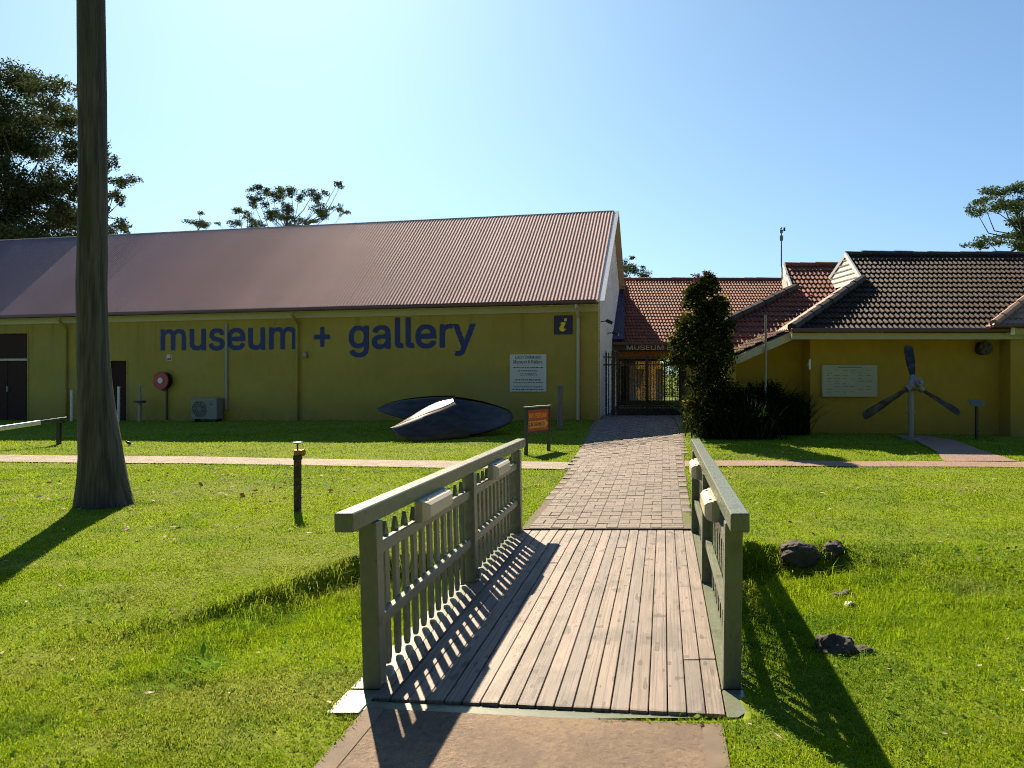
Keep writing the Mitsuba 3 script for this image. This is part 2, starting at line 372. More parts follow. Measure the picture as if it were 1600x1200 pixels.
qd = np.stack([ii * ny + jj, (ii + 1) * ny + jj, (ii + 1) * ny + jj + 1, ii * ny + jj + 1], -1).reshape(-1, 4)
put('ground', (np.stack([GX.ravel(), GY.ravel(), GZ.ravel()], 1), qd), 'soil', smooth=True)
labels['ground'] = {'label': 'grassy ground of the museum lawn with a shallow ditch under the bridge', 'kind': 'structure'}

def drape(poly, lift, step=.3):
    """A polygon laid on the ground as a sheet."""
    x0, y0, x1, y1 = poly.bounds
    parts = []
    for x in np.arange(x0, x1, step):
        for y in np.arange(y0, y1, step):
            c = poly.intersection(sbox(x, y, x + step, y + step))
            for g in getattr(c, 'geoms', [c]):
                if g.geom_type == 'Polygon' and g.area > 1e-6:
                    v, f = trimesh.creation.triangulate_polygon(g, engine='earcut')
                    parts.append(trimesh.Trimesh(np.column_stack([v, np.zeros(len(v))]), f, process=False))
    m = cat_mesh(parts); m.merge_vertices()
    m.vertices[:, 2] = ground(m.vertices[:, 0], m.vertices[:, 1]) + lift
    n = m.face_normals[:, 2]
    m.faces[n < 0] = m.faces[n < 0][:, ::-1]
    return m

for nm, poly, b, lift, lab, st in (('concrete_path', pad_poly, 'pad_concrete', .006, 'worn tan concrete path leading up to the near end of the footbridge', .5),
                               ('lawn_path', left_path, 'sand_path', .010, 'pale narrow path crossing the lawn left of the brick path', .8),
                               ('lawn_path', right_path, 'red_path', .010, 'reddish narrow path crossing the lawn right of the brick path', .8),
                               ('spur_path', prop_path, 'red_path', .014, 'short path running up to the aircraft propeller on its pole', .5)):
    k = put(nm, drape(poly, lift, st), b); labels[k] = {'label': lab, 'kind': 'structure'}
for a, b_ in ((B(-1.475, 3.97)[:2], B(-1.475, -4)[:2]), (B(.28, 3.78)[:2], B(.28, -4)[:2])):
    s = 1 if a[0] < 0 else -1
    e = Polygon([a, b_, (b_[0] + s * .09, b_[1]), (a[0] + s * .10, a[1])])
    put('concrete_path__edging', drape(e, .010, .5), 'pad_edge')

# brick path: basket-weave pavers on a sand bed
put('brick_path', drape(brick_poly, .013, .5), 'joint_sand')
labels['brick_path'] = {'label': 'brick paved path from the footbridge to the iron gate', 'kind': 'structure'}
pav = []
U = .235
for i in range(-14, 9):
    for j in range(0, 86):
        x0, y0 = -.02 + i * U, 8.47 + j * U
        hor = (i + j) % 2 == 0
        for k in range(2):
            a = (x0, x0 + U, y0 + k * U / 2, y0 + (k + 1) * U / 2) if hor else (x0 + k * U / 2, x0 + (k + 1) * U / 2, y0, y0 + U)
            cx, cy = (a[0] + a[1]) / 2, (a[2] + a[3]) / 2
            w = B(cx, cy)
            if brick_poly.buffer(-.04).contains(Point(w[0], w[1])):
                pav.append((w[1], a, w))
pav.sort(key=lambda t: t[0])
rest = []
for n, (d, a, w) in enumerate(pav):
    gp = .0025 + .002 * rng.random()
    m = cbox([a[0] + gp - w[0], a[2] + gp - w[1], -.05], [a[1] - gp - w[0], a[3] - gp - w[1], 0], .003 if n < 300 else 0)
    # into world: shear along the path, small settling tilt
    v = np.array(m.vertices); lx, ly = v[:, 0] + w[0], v[:, 1] + w[1]
    wx = lx + .1896 * ly
    tilt = rng.normal(0, .010, 2)
    zz = gz(w[0], w[1]) + .020 + rng.normal(0, .0018)
    sl = (gz(w[0], w[1] + .1) - gz(w[0], w[1] - .1)) / .2
    v2 = np.column_stack([wx, ly, v[:, 2] + zz + (wx - w[0]) * tilt[0] + (ly - w[1]) * (tilt[1] + sl)])
    m = trimesh.Trimesh(v2, m.faces, process=False)
    if n < 300: put('brick_path__paver', m, f'paver_{rng.integers(3)}')
    else: rest.append(m)
k = put('brick_path__paving', cat_mesh(rest), 'paver_all'); labels[k] = {'label': 'farther brick pavers of the path', 'kind': 'stuff'}

# ------------------------------------------------------------------ museum hall (left building)
HALL = thing('museum_hall', 'long yellow painted hall with a corrugated maroon iron roof and blue wall lettering', 'building')
LEN = 33.0
def hall(mesh): return frame(mesh, [WALL_R[0], WALL_R[1], 0], WX, UP, WZ)
def A(px): return wall_ab(px, 600)[0]
def Zw(px, py): return wall_ab(px, py)[1]
opening = [(A(-60), Zw(0, 657), A(45), Zw(45, 518)), (A(168), Zw(185, 657), A(200), Zw(200, 561))]
wp = Polygon([(-LEN, -1.2), (0, -1.2), (0, EAVE_Z + .05), (-LEN, EAVE_Z + .05)])
for x0, z0, x1, z1 in opening: wp = wp.difference(sbox(x0, z0 - .3, x1, z1))
m = extr(wp, .22); m.apply_translation([0, 0, -.22])
put(HALL + '__wall', hall(m), 'wall_paint')
# gable end
GD = nrm([.205, 1.0]); RUN = 5.2 / GD[1]
def gab(s, z): return np.array([*(WALL_R + GD * s), z])
RZ = 7.505
gp_ = [gab(.0, -1), gab(2 * RUN, -1), gab(2 * RUN, EAVE_Z), gab(RUN, RZ - .12), gab(0, EAVE_Z + .0)]
inn = np.array([TL[0] * .22, TL[1] * .22, 0])
gv = np.array(gp_ + [p + inn for p in gp_]); gv[:5] -= 0.0; gv[:, :2] += [.004, -.001]
gf = [[0, 1, 2], [0, 2, 3], [0, 3, 4], [5, 7, 6], [5, 8, 7], [5, 9, 8]] + [x for i in range(5) for x in ([i, i + 5, (i + 1) % 5], [(i + 1) % 5, i + 5, (i + 1) % 5 + 5])]
put(HALL + '__gable_wall', trimesh.Trimesh(gv, gf, process=False), 'wall_paint_pale')
# back wall
bw = extr(sbox(-LEN, -1, 0, EAVE_Z), .2)
put(HALL + '__back_wall', frame(bw, [*(WALL_R + GD * 2 * RUN), 0], WX, UP, -WZ), 'wall_paint')
# corrugated roof
RD = nrm([-.9715, .2355])
ev_r = np.array([*(WALL_R + NW * .34 + np.array([.06, 0])), EAVE_Z]); rg_r = np.array([*(WALL_R + GD * RUN + np.array([.06, 0])), RZ])
be_r = np.array([*(WALL_R + GD * (2 * RUN + .34) + np.array([.06, 0])), EAVE_Z - .1])
def iron(e0, r0, s0, s1, pitch=.112, amp=.009, flip=False):
    n = int((s1 - s0) / pitch * 8)
    s = np.linspace(s0, s1, n)
    ph = 2 * np.pi * s / pitch
    h = amp * np.sin(ph)
    e = e0[None] + s[:, None] * np.array([*TL, 0]); r = r0[None] + s[:, None] * np.array([*RD, 0])
    nn = nrm(np.cross(r0 - e0, np.array([*TL, 0]))); nn = nn if nn[2] > 0 else -nn
    rows = [e + (r - e) * t + nn * h[:, None] for t in (0, .25, .5, .75, 1)]
    v = np.concatenate(rows); k = np.arange(n - 1)
    f = np.concatenate([np.stack([a * n + k, a * n + k + 1, (a + 1) * n + k + 1, (a + 1) * n + k], 1) for a in range(4)])
    if flip: f = f[:, ::-1]
    return (v, f), np.column_stack([np.tile(s / pitch, 5), np.repeat([0, .25, .5, .75, 1], n)])
SPLIT = 22.4
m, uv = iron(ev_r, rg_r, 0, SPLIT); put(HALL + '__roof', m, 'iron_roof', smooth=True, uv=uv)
labels[HALL + '__roof'] = {'label': 'corrugated maroon iron roof slope'}
m, uv = iron(ev_r + [0, 0, -.01], rg_r + [0, 0, -.01], SPLIT, LEN); k = put(HALL + '__roof', m, 'iron_roof_plum', smooth=True, uv=uv)
labels[k] = {'label': 'darker plum coloured roof sheets at the left end'}
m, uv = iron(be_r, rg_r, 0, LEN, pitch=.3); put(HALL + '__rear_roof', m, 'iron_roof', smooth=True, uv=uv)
rg_l = rg_r + np.array([*RD, 0]) * LEN
put(HALL + '__ridge_cap', obox(rg_r + [0, .02, -.012], rg_l + [0, .02, -.012], .12, .03, ch=.008), 'ridge_metal')
# barge capping along the gable's front and back rake
for a, b_, mt in ((ev_r + [-.0, 0, -.0], rg_r, 'white_trim'), (be_r, rg_r, 'cream_trim')):
    put(HALL + '__barge_board', obox(a + np.array([.05, 0, -.05]), b_ + np.array([.05, 0, -.05]), .05, .24, up=(1, 0, .01)), mt)
# gutter and eaves board
ga = np.array([*(WALL_R + NW * .36), EAVE_Z - .055]); gb = ga + np.array([*TL, 0]) * LEN
put(HALL + '__gutter', obox(ga, gb, .11, .12, ch=.02), 'gutter_brown')
fa = np.array([*(WALL_R + NW * .03), EAVE_Z - .22]); fb = fa + np.array([*TL, 0]) * LEN
put(HALL + '__eaves_board', cat_mesh([obox(fa, fb, .05, .20), obox(fa + [*(NW * .15), .08], fb + [*(NW * .15), .08], .3, .02)]), 'cream_trim')
for px, y0 in ((904, 468), (466, 480), (105, 492)):
    a = A(px); zt = EAVE_Z - .12
    pts = [hallp for hallp in [[a, zt, .34], [a, zt - .12, .34], [a, zt - .38, .07], [a, zt - .55, .07], [a, Zw(px, 656), .07]]]
    w3 = [np.array([WALL_R[0], WALL_R[1], 0]) + WX * p[0] + UP * p[1] + WZ * p[2] for p in pts]
    put(HALL + '__downpipe', cat_mesh([cyl(w3[i], w3[i + 1], .05, 10) for i in range(4)]), 'wall_paint' if px < 900 else 'cream_trim', smooth=40)
a = A(355)
put(HALL + '__conduit', hall(cbox([a - .045, Zw(355, 640), .0], [a + .045, Zw(355, 505), .07], .01)), 'pale_pipe')
# doors
for (x0, z0, x1, z1), two in zip(opening, (True, False)):
    d = put(HALL + ('__loading_door' if two else '__door'), hall(cbox([x0, z0, -.12], [x1, z1, -.07])), 'door_maroon')
    fr = [cbox([x1 - .06, z0, -.07], [x1, z1, .02]), cbox([x0, z0, -.07], [x0 + .06, z1, .02]), cbox([x0 + .06, z1 - .06, -.07], [x1 - .06, z1, .02])]
    if two:
        zm = Zw(20, 562)
        put(d + '__rail', hall(cbox([x0 + .06, zm - .04, -.07], [x1 - .06, zm + .04, -.03])), 'cream_trim')
        put(d + '__handle', hall(cbox([A(10) - .03, Zw(10, 612), -.07], [A(10) + .03, Zw(10, 603), -.02])), 'grey_metal')
        for q in (.33, .66):
            put(d + '__batten', hall(cbox([x0 + (x1 - x0) * q - .02, z0, -.07], [x0 + (x1 - x0) * q + .02, zm - .05, -.055])), 'door_maroon')
    put(d + '__frame', hall(cat_mesh(fr)), 'wall_paint')
# wall lettering
def ww(text, p0, p1, py, xh=.69, cap=None):
    a0, a1 = A(p0), A(p1)
    m = bentext(text, a1 - a0, xh / .75 if cap is None else cap, True, .006, a0, 0)
    m.apply_translation([0, 2.485, .002]); return hall(m)
for t, p0, p1 in (('museum', 251, 464), ('+', 491, 516), ('gallery', 545, 743)):
    k = put(HALL + '__lettering', ww(t, p0, p1, 0), 'ink_blue')
    labels[k] = {'label': f'dark blue painted wall lettering reading {"plus sign" if t == "+" else t}'}

# ------------------------------------------------------------------ things on and in front of the hall's wall
def on_wall(mesh): return hall(mesh)
t = thing('information_sign', 'square navy sign with a slanted yellow letter i high on the hall wall', 'sign')
x0, x1, z0, z1 = A(866), A(894.5), Zw(880, 522.5), Zw(880, 493)
put(t + '__panel', hall(cbox([x0, z0, .005], [x1, z1, .035], .004)), 'sign_navy')
cx, cz, s = (x0 + x1) / 2, (z0 + z1) / 2, (z1 - z0)
ipoly = Polygon([(-.20, -.20), (-.13, -.31), (.02, -.33), (.13, -.24), (.10, -.20), (.03, -.24), (.0, -.18), (.13, .10), (.02, .14), (-.12, .10), (-.10, .05), (-.06, .06)]).buffer(.02)
dot = Point(.13, .27).buffer(.085)
put(t + '__letter', hall(cat_mesh([extr(shapely.affinity.translate(shapely.affinity.scale(g, s, s, origin=(0, 0)), cx, cz), .004).apply_translation([0, 0, .036]) for g in (ipoly, dot)])), 'sign_yellow')
t = thing('notice_board', 'white notice board with printed opening notice on the yellow hall wall', 'sign')
x0, x1, z0, z1 = A(797), A(854), Zw(825, 612), Zw(825, 553.5)
put(t + '__panel', hall(cbox([x0, z0, .005], [x1, z1, .03], .004)), 'sign_white')
w, h = x1 - x0, z1 - z0
for tx, yy, wd, hh, bd, mt in (('LADY DENMAN', .88, .70, .075, True, 'print_dark'), ('Museum & Gallery', .755, .80, .085, True, 'print_dark'), ('home of the historic ferry', .63, .84, .04, False, 'print_dark'),
                           ('open every day', .545, .56, .04, False, 'print_dark'), ('CLOSED!', .43, .46, .07, True, 'print_dark'), ('Closing Notice', .30, .70, .055, True, 'print_maroon'),
                           ('we look forward to seeing you', .235, .82, .03, False, 'print_dark'), ('please call for more information', .12, .78, .032, False, 'print_dark'), ('thank you', .045, .86, .04, False, 'print_dark')):
    if yy in (.63, .545, .30, .235, .12, .045):
        # lines too small to read: rows of short printed bars
        ms = []; u = .5 - wd / 2
        while u < .5 + wd / 2 - .02:
            l = rng.uniform(.03, .09)
            ms.append(cbox([x0 + w * u, z0 + h * yy, .0305], [x0 + w * min(u + l, .5 + wd / 2), z0 + h * (yy + hh * .62), .0325])); u += l + .018
        k = put(t + '__print', hall(cat_mesh(ms)), mt); labels[k] = {'label': 'row of small print', 'kind': 'stuff'}
    else:
        m = bentext(tx, wd * w, hh * h, bd, .002, x0 + w * (.5 - wd / 2), z0 + h * yy); m.apply_translation([0, 0, .0305])
        put(t + '__print', hall(m), mt)
t = thing('wall_box', 'small grey meter box on the wall below the plus sign', 'box')
put(t + '__body', hall(cbox([A(475), Zw(478, 559), 0], [A(481), Zw(478, 550), .09], .01)), 'grey_metal')
put(t + '__lid', hall(cbox([A(475.4), Zw(478, 555), .09], [A(480.6), Zw(478, 550.5), .10])), 'pale_pipe')
t = thing('fire_sign', 'tiny red and white sign on the wall above the hose reel', 'sign')
put(t + '__panel', hall(cbox([A(261), Zw(265, 564), .004], [A(269), Zw(265, 554), .012])), 'sign_white')
put(t + '__symbol', hall(cat_mesh([extr(Polygon([(A(261.5), Zw(265, 563)), (A(268.5), Zw(265, 563)), (A(268.5), Zw(265, 554.5)), (A(266.5), Zw(265, 554.5)), (A(266.5), Zw(265, 559)), (A(261.5), Zw(265, 560))]), .004).apply_translation([0, 0, .012])])), 'red_paint')
t = thing('hose_reel', 'round red fire hose reel mounted on the yellow wall', 'hose reel')
ca, cb = A(260), Zw(260, 594.5); r = .29
def disc(r0, z0_, z1_, n=28): return trimesh.creation.cylinder(r0, z1_ - z0_, sections=n).apply_translation([ca, cb, (z0_ + z1_) / 2])
put(t + '__drum', hall(cat_mesh([disc(r * .8, .05, .26), disc(r, .05, .075)])), 'black_iron')
put(t + '__face', hall(trimesh.util.concatenate([disc(r, .26, .285), trimesh.creation.torus(r, .02, 28, 8).apply_translation([ca, cb, .275])])), 'red_paint', smooth=40)
put(t + '__hub', hall(disc(.10, .285, .32)), 'white_paint')
put(t + '__stand', hall(cat_mesh([cbox([ca + .05, Zw(262, 656), .05], [ca + .10, cb - .2, .10]), cbox([ca - .12, cb - .36, .03], [ca + .08, cb - .22, .12], .02)])), 'black_iron')
t = thing('drinking_tap', 'pale drinking tap with a dark round tray on a post by the wall', 'tap')
ta = A(233); zb, zt = Zw(233, 657), Zw(233, 604)
o = .45
put(t + '__post', hall(cbox([ta - .05, zb - .1, o - .05], [ta + .05, Zw(233, 616), o + .05], .01)), 'pale_pipe')
put(t + '__tray', hall(trimesh.creation.cylinder(.20, .07, sections=20).apply_transform(trimesh.transformations.rotation_matrix(math.pi / 2, [1, 0, 0])).apply_translation([ta, Zw(233, 627), o])), 'black_iron')
put(t + '__spout', hall(cat_mesh([cbox([ta - .025, Zw(233, 616), o - .025], [ta + .025, zt, o + .025]), cbox([ta - .10, zt, o - .03], [ta + .12, zt + .03, o + .03], .008)])), 'pale_pipe')
t = thing('air_conditioner', 'off white air conditioner unit standing on the ground by the wall', 'air conditioner')
x0, x1, z0, z1 = A(311), A(351), Zw(330, 656), Zw(330, 621.5)
put(t + '__case', hall(cbox([x0, z0 + .04, .08], [x1, z1, .42], .02)), 'ac_white')
fc = (x0 + (x1 - x0) * .33, (z0 + z1) / 2 + .01)
put(t + '__fan_grille', hall(cat_mesh([trimesh.creation.annulus(rr - .012, rr, .012, sections=32).apply_translation([fc[0], fc[1], .432]) for rr in (.07, .13, .19, .25, .29)] + [trimesh.creation.box([.56, .012, .01]).apply_transform(trimesh.transformations.rotation_matrix(q, [0, 0, 1])).apply_translation([fc[0], fc[1], .43]) for q in np.arange(4) * math.pi / 4])), 'grey_metal')
put(t + '__fan', hall(trimesh.creation.cylinder(.285, .01, sections=32).apply_translation([fc[0], fc[1], .423])), 'black_iron')
put(t + '__badge', hall(cat_mesh([cbox([x0 + (x1 - x0) * .72, z1 - .22, .42], [x0 + (x1 - x0) * .86, z1 - .19, .424]), extr(Polygon([(x0 + (x1 - x0) * .74, z1 - .15), (x0 + (x1 - x0) * .80, z1 - .12), (x0 + (x1 - x0) * .88, z1 - .06), (x0 + (x1 - x0) * .8, z1 - .10)]), .004).apply_translation([0, 0, .42])])), 'print_dark')
for q in (x0 + .08, x1 - .14): put(t + '__foot', hall(cbox([q, z0 - .06, .1], [q + .07, z0 + .04, .40])), 'black_iron')
for px, y0, y1, o, lab in ((112, 610, 656, .3, 'white bollard beside the foreground tree, left of the trunk'), (185.5, 605, 657, .5, 'white bollard in front of the narrow maroon door')):
    t = thing('bollard', lab, 'bollard')
    D = wall_D(px) - o; a_ = P(px, y1, D); b_ = P(px, y0, D)
    put(t + '__post', cyl(a_ - [0, 0, .2], b_, .045, 14), 'white_paint', smooth=40)
    put(t + '__cap', cat_mesh([cyl(b_ - [0, 0, .02], b_ + [0, 0, .02], .052, 14)]), 'white_paint', smooth=40)
# hall wall lamps on the gable
for s, z, lab in ((.75, 3.23, 'black floodlight on the pale gable wall nearer the hall corner'), (3.2, 3.0, 'black floodlight on the pale gable wall farther back')):
    t = thing('floodlight', lab, 'light')
    c = gab(s, z)
    put(t + '__arm', obox(c, c + [.22, -.05, .02], .03, .03), 'black_iron')
    put(t + '__head', obox(c + [.16, -.10, .03], c + [.34, -.16, -.06], .13, .10, ch=.015), 'black_iron')
    put(t + '__lens', obox(c + [.34, -.165, -.058], c + [.352, -.169, -.064], .10, .07), 'white_paint')

# sunlit boom resting on a dark trestle at the left
t = thing('boom', 'long dark boom with a bright sunlit top lying on a trestle at the left edge', 'boom')
b0, b1 = P(-90, 683, 20.0), P(62, 660, 22.0); b2 = P(104, 654, 22.5)
put(t + '__spar', tube([b0, b1], [.075, .065], 16), 'white_paint', smooth=40)
put(t + '__sleeve', tube([b1 - (b2 - b1) * .02, b2], [.055, .055], 16), 'boom_green', smooth=40)
t = thing('trestle', 'dark timber prop carrying the end of the boom', 'prop post')
q = P(92, 655, 22.4); gq = gz(q[0], q[1])
put(t + '__saddle', obox([q[0] - .14, q[1], q[2] - .075], [q[0] + .14, q[1], q[2] - .075], .14, .05), 'dark_trim')
put(t + '__post', obox([q[0], q[1], gq - .15], [q[0], q[1], q[2] - .10], .10, .10, up=(0, 1, 0)), 'black_iron')

# ------------------------------------------------------------------ entrance building, middle roof, right building
def tiled(O, u, v, poly, bsdf, wave=.120, course=.26, amp=.022, lift=.034):
    """Waved tiles in lapped courses on a roof plane, kept inside poly (u, v metres)."""
    O, u, v = np.asarray(O, float), nrm(u), nrm(v); n = nrm(np.cross(u, v)); n = n if n[2] > 0 else -n
    x0, y0, x1, y1 = poly.bounds
    du = wave / 6; U_ = np.arange(x0 - du, x1 + du, du); nu = len(U_)
    V, Fc, UV = [], [], []; base = 0
    w_ = np.sin(2 * np.pi * U_ / wave); wv = amp * (np.maximum(w_, -.55))
    for i in range(int(math.floor(y0 / course)), int(math.ceil(y1 / course)) + 1):
        jit = .006 * (meshkit.noise(np.stack([np.floor(U_ / (2 * wave)) * 1.7, U_ * 0 + i * 3.1, U_ * 0], -1)) - .5)
        rows = [(0, 0.0), (0, 1.0), (1 / 3, .70), (2 / 3, .36), (1, .04)]
        for tt, hh in rows:
            vv = (i + tt) * course - (.012 if hh == 1.0 else 0)
            p = O + U_[:, None] * u + (vv + jit[:, None]) * v + n * (wv * (1 if hh else .6) + hh * lift)[:, None]
            V.append(p); UV.append(np.stack([U_ / (2 * wave), np.full(nu, i + .5)], 1))
        k = np.arange(nu - 1)
        for r_ in range(4):
            vm = (i + (rows[r_][0] + rows[r_ + 1][0]) / 2) * course
            ok = shapely.contains_xy(poly, (U_[:-1] + U_[1:]) / 2, np.full(nu - 1, vm))
            kk = k[ok]; a_ = base + r_ * nu
            Fc.append(np.stack([a_ + kk, a_ + kk + 1, a_ + nu + kk + 1, a_ + nu + kk], 1))
        base += 5 * nu
    V, Fc, UV = np.vstack(V), np.vstack(Fc), np.vstack(UV)
    tri = np.vstack([Fc[:, [0, 1, 2]], Fc[:, [0, 2, 3]]])
    used_v, inv = np.unique(tri, return_inverse=True)
    return trimesh.Trimesh(V[used_v], inv.reshape(-1, 3), process=False), UV[used_v]
def put_tiles(key, O, u, v, poly, bsdf, **kw):
    m, uv = tiled(O, u, v, poly, bsdf, **kw)
    k = put(key, m, bsdf, uv=uv); labels[k] = {'label': 'lapped roof tiles', 'kind': 'stuff'}
    return k
def caps(key, a, b, bsdf, r=.11, L=.42):
    """Ridge or hip caps: overlapping half-round tiles along a line."""
    a, b = np.asarray(a, float), np.asarray(b, float); d = np.linalg.norm(b - a); n = max(1, int(d / L)); x = (b - a) / d
    for i in range(n):
        s0, s1 = i * d / n, (i + 1) * d / n + .05
        jj = rng.normal(0, .006, 3)
        put(key, tube([a + x * s0 + jj, a + x * s1 + jj], [r * 1.08, r * .92], 8), bsdf, smooth=40)
def slab_poly(key, pts, t, bsdf):
    pts = np.asarray(pts, float); n = nrm(np.cross(pts[1] - pts[0], pts[2] - pts[0])); n = n if n[2] > 0 else -n
    N = len(pts); v = np.vstack([pts, pts - n * t])
    f = [[0, i, i + 1] for i in range(1, N - 1)] + [[N, N + i + 1, N + i] for i in range(1, N - 1)] + [x for i in range(N) for x in ([i, i + N, (i + 1) % N], [(i + 1) % N, i + N, (i + 1) % N + N])]
    put(key, trimesh.Trimesh(v, f, process=False), bsdf)

# --- entrance building (behind the gate)
EN = thing('entrance_building', 'terracotta tiled entrance building behind the iron gate between the two yellow walls', 'building')
ez, ey = 2.77, 28.5; rz_, ry = 5.57, 33.3
sl = nrm([0, ry - ey, rz_ - ez]); SL = math.hypot(ry - ey, rz_ - ez)
put_tiles(EN + '__roof_tiles', [2.2, ey, ez], [1, 0, 0], sl, sbox(0, 0, 10.2, SL), 'tile_terracotta')
slab_poly(EN + '__roof', [[2.2, ey, ez - .02], [12.4, ey, ez - .02], [12.4, ry, rz_ - .02], [2.2, ry, rz_ - .02]], .05, 'dark_trim')
slab_poly(EN + '__rear_roof', [[2.2, ry, rz_], [12.4, ry, rz_], [12.4, 38.1, ez], [2.2, 38.1, ez]], .05, 'cap_terracotta')
caps(EN + '__ridge_cap', [3.6, ry, rz_ + .02], [12.2, ry, rz_ + .02], 'cap_terracotta', L=.5, r=.07)
put(EN + '__gutter', cbox([2.3, ey - .13, ez - .10], [9.5, ey, ez + .01], .015), 'gutter_brown')
put(EN + '__flashing', obox([3.78, 28.45, 2.86], [4.42, 33.0, 5.5], .42, .05), 'sign_navy')
put(EN + '__fascia', cbox([2.4, ey + .02, 2.48], [9.0, ey + .08, ez - .1]), 'dark_trim')
zt_ = 1.65 + (584 - 543.5) * 28.5 / F
tm = bentext('MUSEUM ENTRANCE', (1112 - 979) * 28.5 / F, .17, True, .02, 0, 0)
put(EN + '__lettering', frame(tm, [(979 - HX) / F * 28.5, ey + .018, zt_ - .07], [1, 0, 0], UP, [0, -1, 0]), 'fence_panel')
labels[EN + '__lettering'] = {'label': 'grey raised letters reading MUSEUM ENTRANCE, the end hidden by the tree'}
put(EN + '__beam', cbox([2.6, 28.9, 2.20], [9.0, 29.1, 2.46]), 'ochre_beam')
def ex(px, D): return (px - HX) / F * D
fD = 30.6; zf = .47
slab_poly(EN + '__floor', [[2.4, 27.9, .40], [8.2, 27.9, .40], [8.2, 37.6, .47], [2.4, 37.6, .47]], .2, 'pad_edge')
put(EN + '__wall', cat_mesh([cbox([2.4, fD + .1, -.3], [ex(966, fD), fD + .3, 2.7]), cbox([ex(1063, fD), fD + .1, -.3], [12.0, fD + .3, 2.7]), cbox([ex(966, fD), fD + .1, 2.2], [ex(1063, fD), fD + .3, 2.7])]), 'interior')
# glazed doors: frames, pale blinds, glass
xs_ = [ex(p, fD) for p in (967, 981, 1011, 1040)]
for i in range(3):
    d = put(EN + '__door', cat_mesh([cbox([xs_[i], fD, zf], [xs_[i] + .05, fD + .06, 2.2]), cbox([xs_[i + 1] - .05, fD, zf], [xs_[i + 1], fD + .06, 2.2]), cbox([xs_[i] + .05, fD, 2.13], [xs_[i + 1] - .05, fD + .06, 2.2]), cbox([xs_[i] + .05, fD, zf], [xs_[i + 1] - .05, fD + .06, zf + .16])]), 'black_iron')
    put(d + '__pane', quad([xs_[i] + .05, fD + .03, zf + .16], [xs_[i + 1] - .05, fD + .03, zf + .16], [xs_[i + 1] - .05, fD + .03, 2.13], [xs_[i] + .05, fD + .03, 2.13]), 'pane')
    if i: put(d + '__blind', cbox([xs_[i] + .06, fD + .12, zf + .1], [xs_[i + 1] - .06, fD + .14, 2.05]), 'door_panel')
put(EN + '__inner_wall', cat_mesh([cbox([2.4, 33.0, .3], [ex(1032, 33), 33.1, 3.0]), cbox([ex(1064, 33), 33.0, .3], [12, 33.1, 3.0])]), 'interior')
EP = thing('courtyard_bush', 'sunlit green bush glimpsed through the gate beyond the entrance passage', 'bush')

# --- middle building (terracotta hip roof with a pale gablet)
MB_ = thing('tiled_wing', 'terracotta tiled wing with a pale gablet and mast, left of the dark roofed wing', 'building')
me, mr = 18.75, 22.54; mez, mrz = 2.235, 4.697
sl2 = nrm([0, mr - me, mrz - mez]); SL2 = math.hypot(mr - me, mrz - mez); X0 = 4.6
hipv = (21.32 - me) / (mr - me) * SL2
put_tiles(MB_ + '__roof_tiles', [X0, me, mez], [1, 0, 0], sl2, Polygon([(0, 0), (12, 0), (12, SL2), (7.72 - X0, SL2), (7.504 - X0, hipv), (0, .55 / (mr - me) * SL2)]), 'tile_terracotta')
hz, hy, hx = 3.90, 21.32, 7.504; hf = mr + .15
slab_poly(MB_ + '__roof', [[hx, hy, hz - .02], [X0, me + .55, mez + .36 - .02], [X0, me, mez - .02], [17, me, mez - .02], [17, mr, mrz - .02], [7.72, mr, mrz - .02]], .05, 'dark_trim')
slab_poly(MB_ + '__side_wall', [[X0, me + .57, 1.9], [hx, hy + .02, 1.9], [hx, hy + .02, hz - .05], [X0, me + .57, mez + .31]], .05, 'wall_paint_ochre')
slab_poly(MB_ + '__rear_roof', [[7.72, mr, mrz], [17, mr, mrz], [17, 26.3, mez], [9.9, 26.3, mez]], .05, 'cap_terracotta')
caps(MB_ + '__ridge_cap', [7.69, mr, mrz + .03], [14.5, mr, mrz + .02], 'cap_terracotta', r=.07)
caps(MB_ + '__hip_cap', [X0 + .05, me + .58, mez + .41], [hx, hy - .04, hz + .03], 'cap_dark', r=.12)
gabm = trimesh.convex.convex_hull(np.array([[hx + .13, mr, mrz - .06], [hx, hy + .06, hz - .03], [hx + .12, hf, mrz - .2], [hx + .28, mr, mrz - .06], [hx + .15, hy + .06, hz - .03], [hx + .2, hf, mrz - .25], [hx + .15, mr, hz - .03]]))
g_ = put(MB_ + '__gablet', gabm, 'white_trim')
put(g_ + '__barge_board', obox([hx - .05, hy - .02, hz + .01], [hx + .15, mr, mrz], .10, .05, up=(1, 0, 0)), 'white_trim')
put(MB_ + '__wall', cat_mesh([cbox([5.45, 19.1, -.5], [16, 19.3, 2.3]), cbox([5.45, 19.3, -.5], [5.65, 25, 2.4])]), 'wall_paint_ochre')
t = thing('weather_mast', 'thin mast with small weather instruments rising above the tiled roof', 'mast')
mb, mt_ = P(1222, 420, 22.2), P(1221, 359, 22.2)
put(t + '__pole', tube([mb - [0, 0, .3], mb, P(1221, 415, 22.2), mt_], [.022, .02, .018, .014], 8), 'grey_metal', smooth=40)
put(t + '__collar', cat_mesh([cyl(P(1221, 376, 22.2), P(1221, 368, 22.2), .045, 10), cyl(P(1221, 364, 22.2), P(1221, 359, 22.2), .04, 10)]), 'grey_metal', smooth=40)
put(t + '__anemometer', cat_mesh([obox(P(1219.5, 360, 22.2), P(1225.5, 359, 22.2), .02, .02), obox(P(1225.5, 361, 22.2), P(1225.5, 355.5, 22.2), .04, .05, up=(0, 1, 0)), obox(P(1219.5, 358, 22.2), P(1221.5, 355.5, 22.2), .04, .03, up=(0, 1, 0))]), 'black_iron')

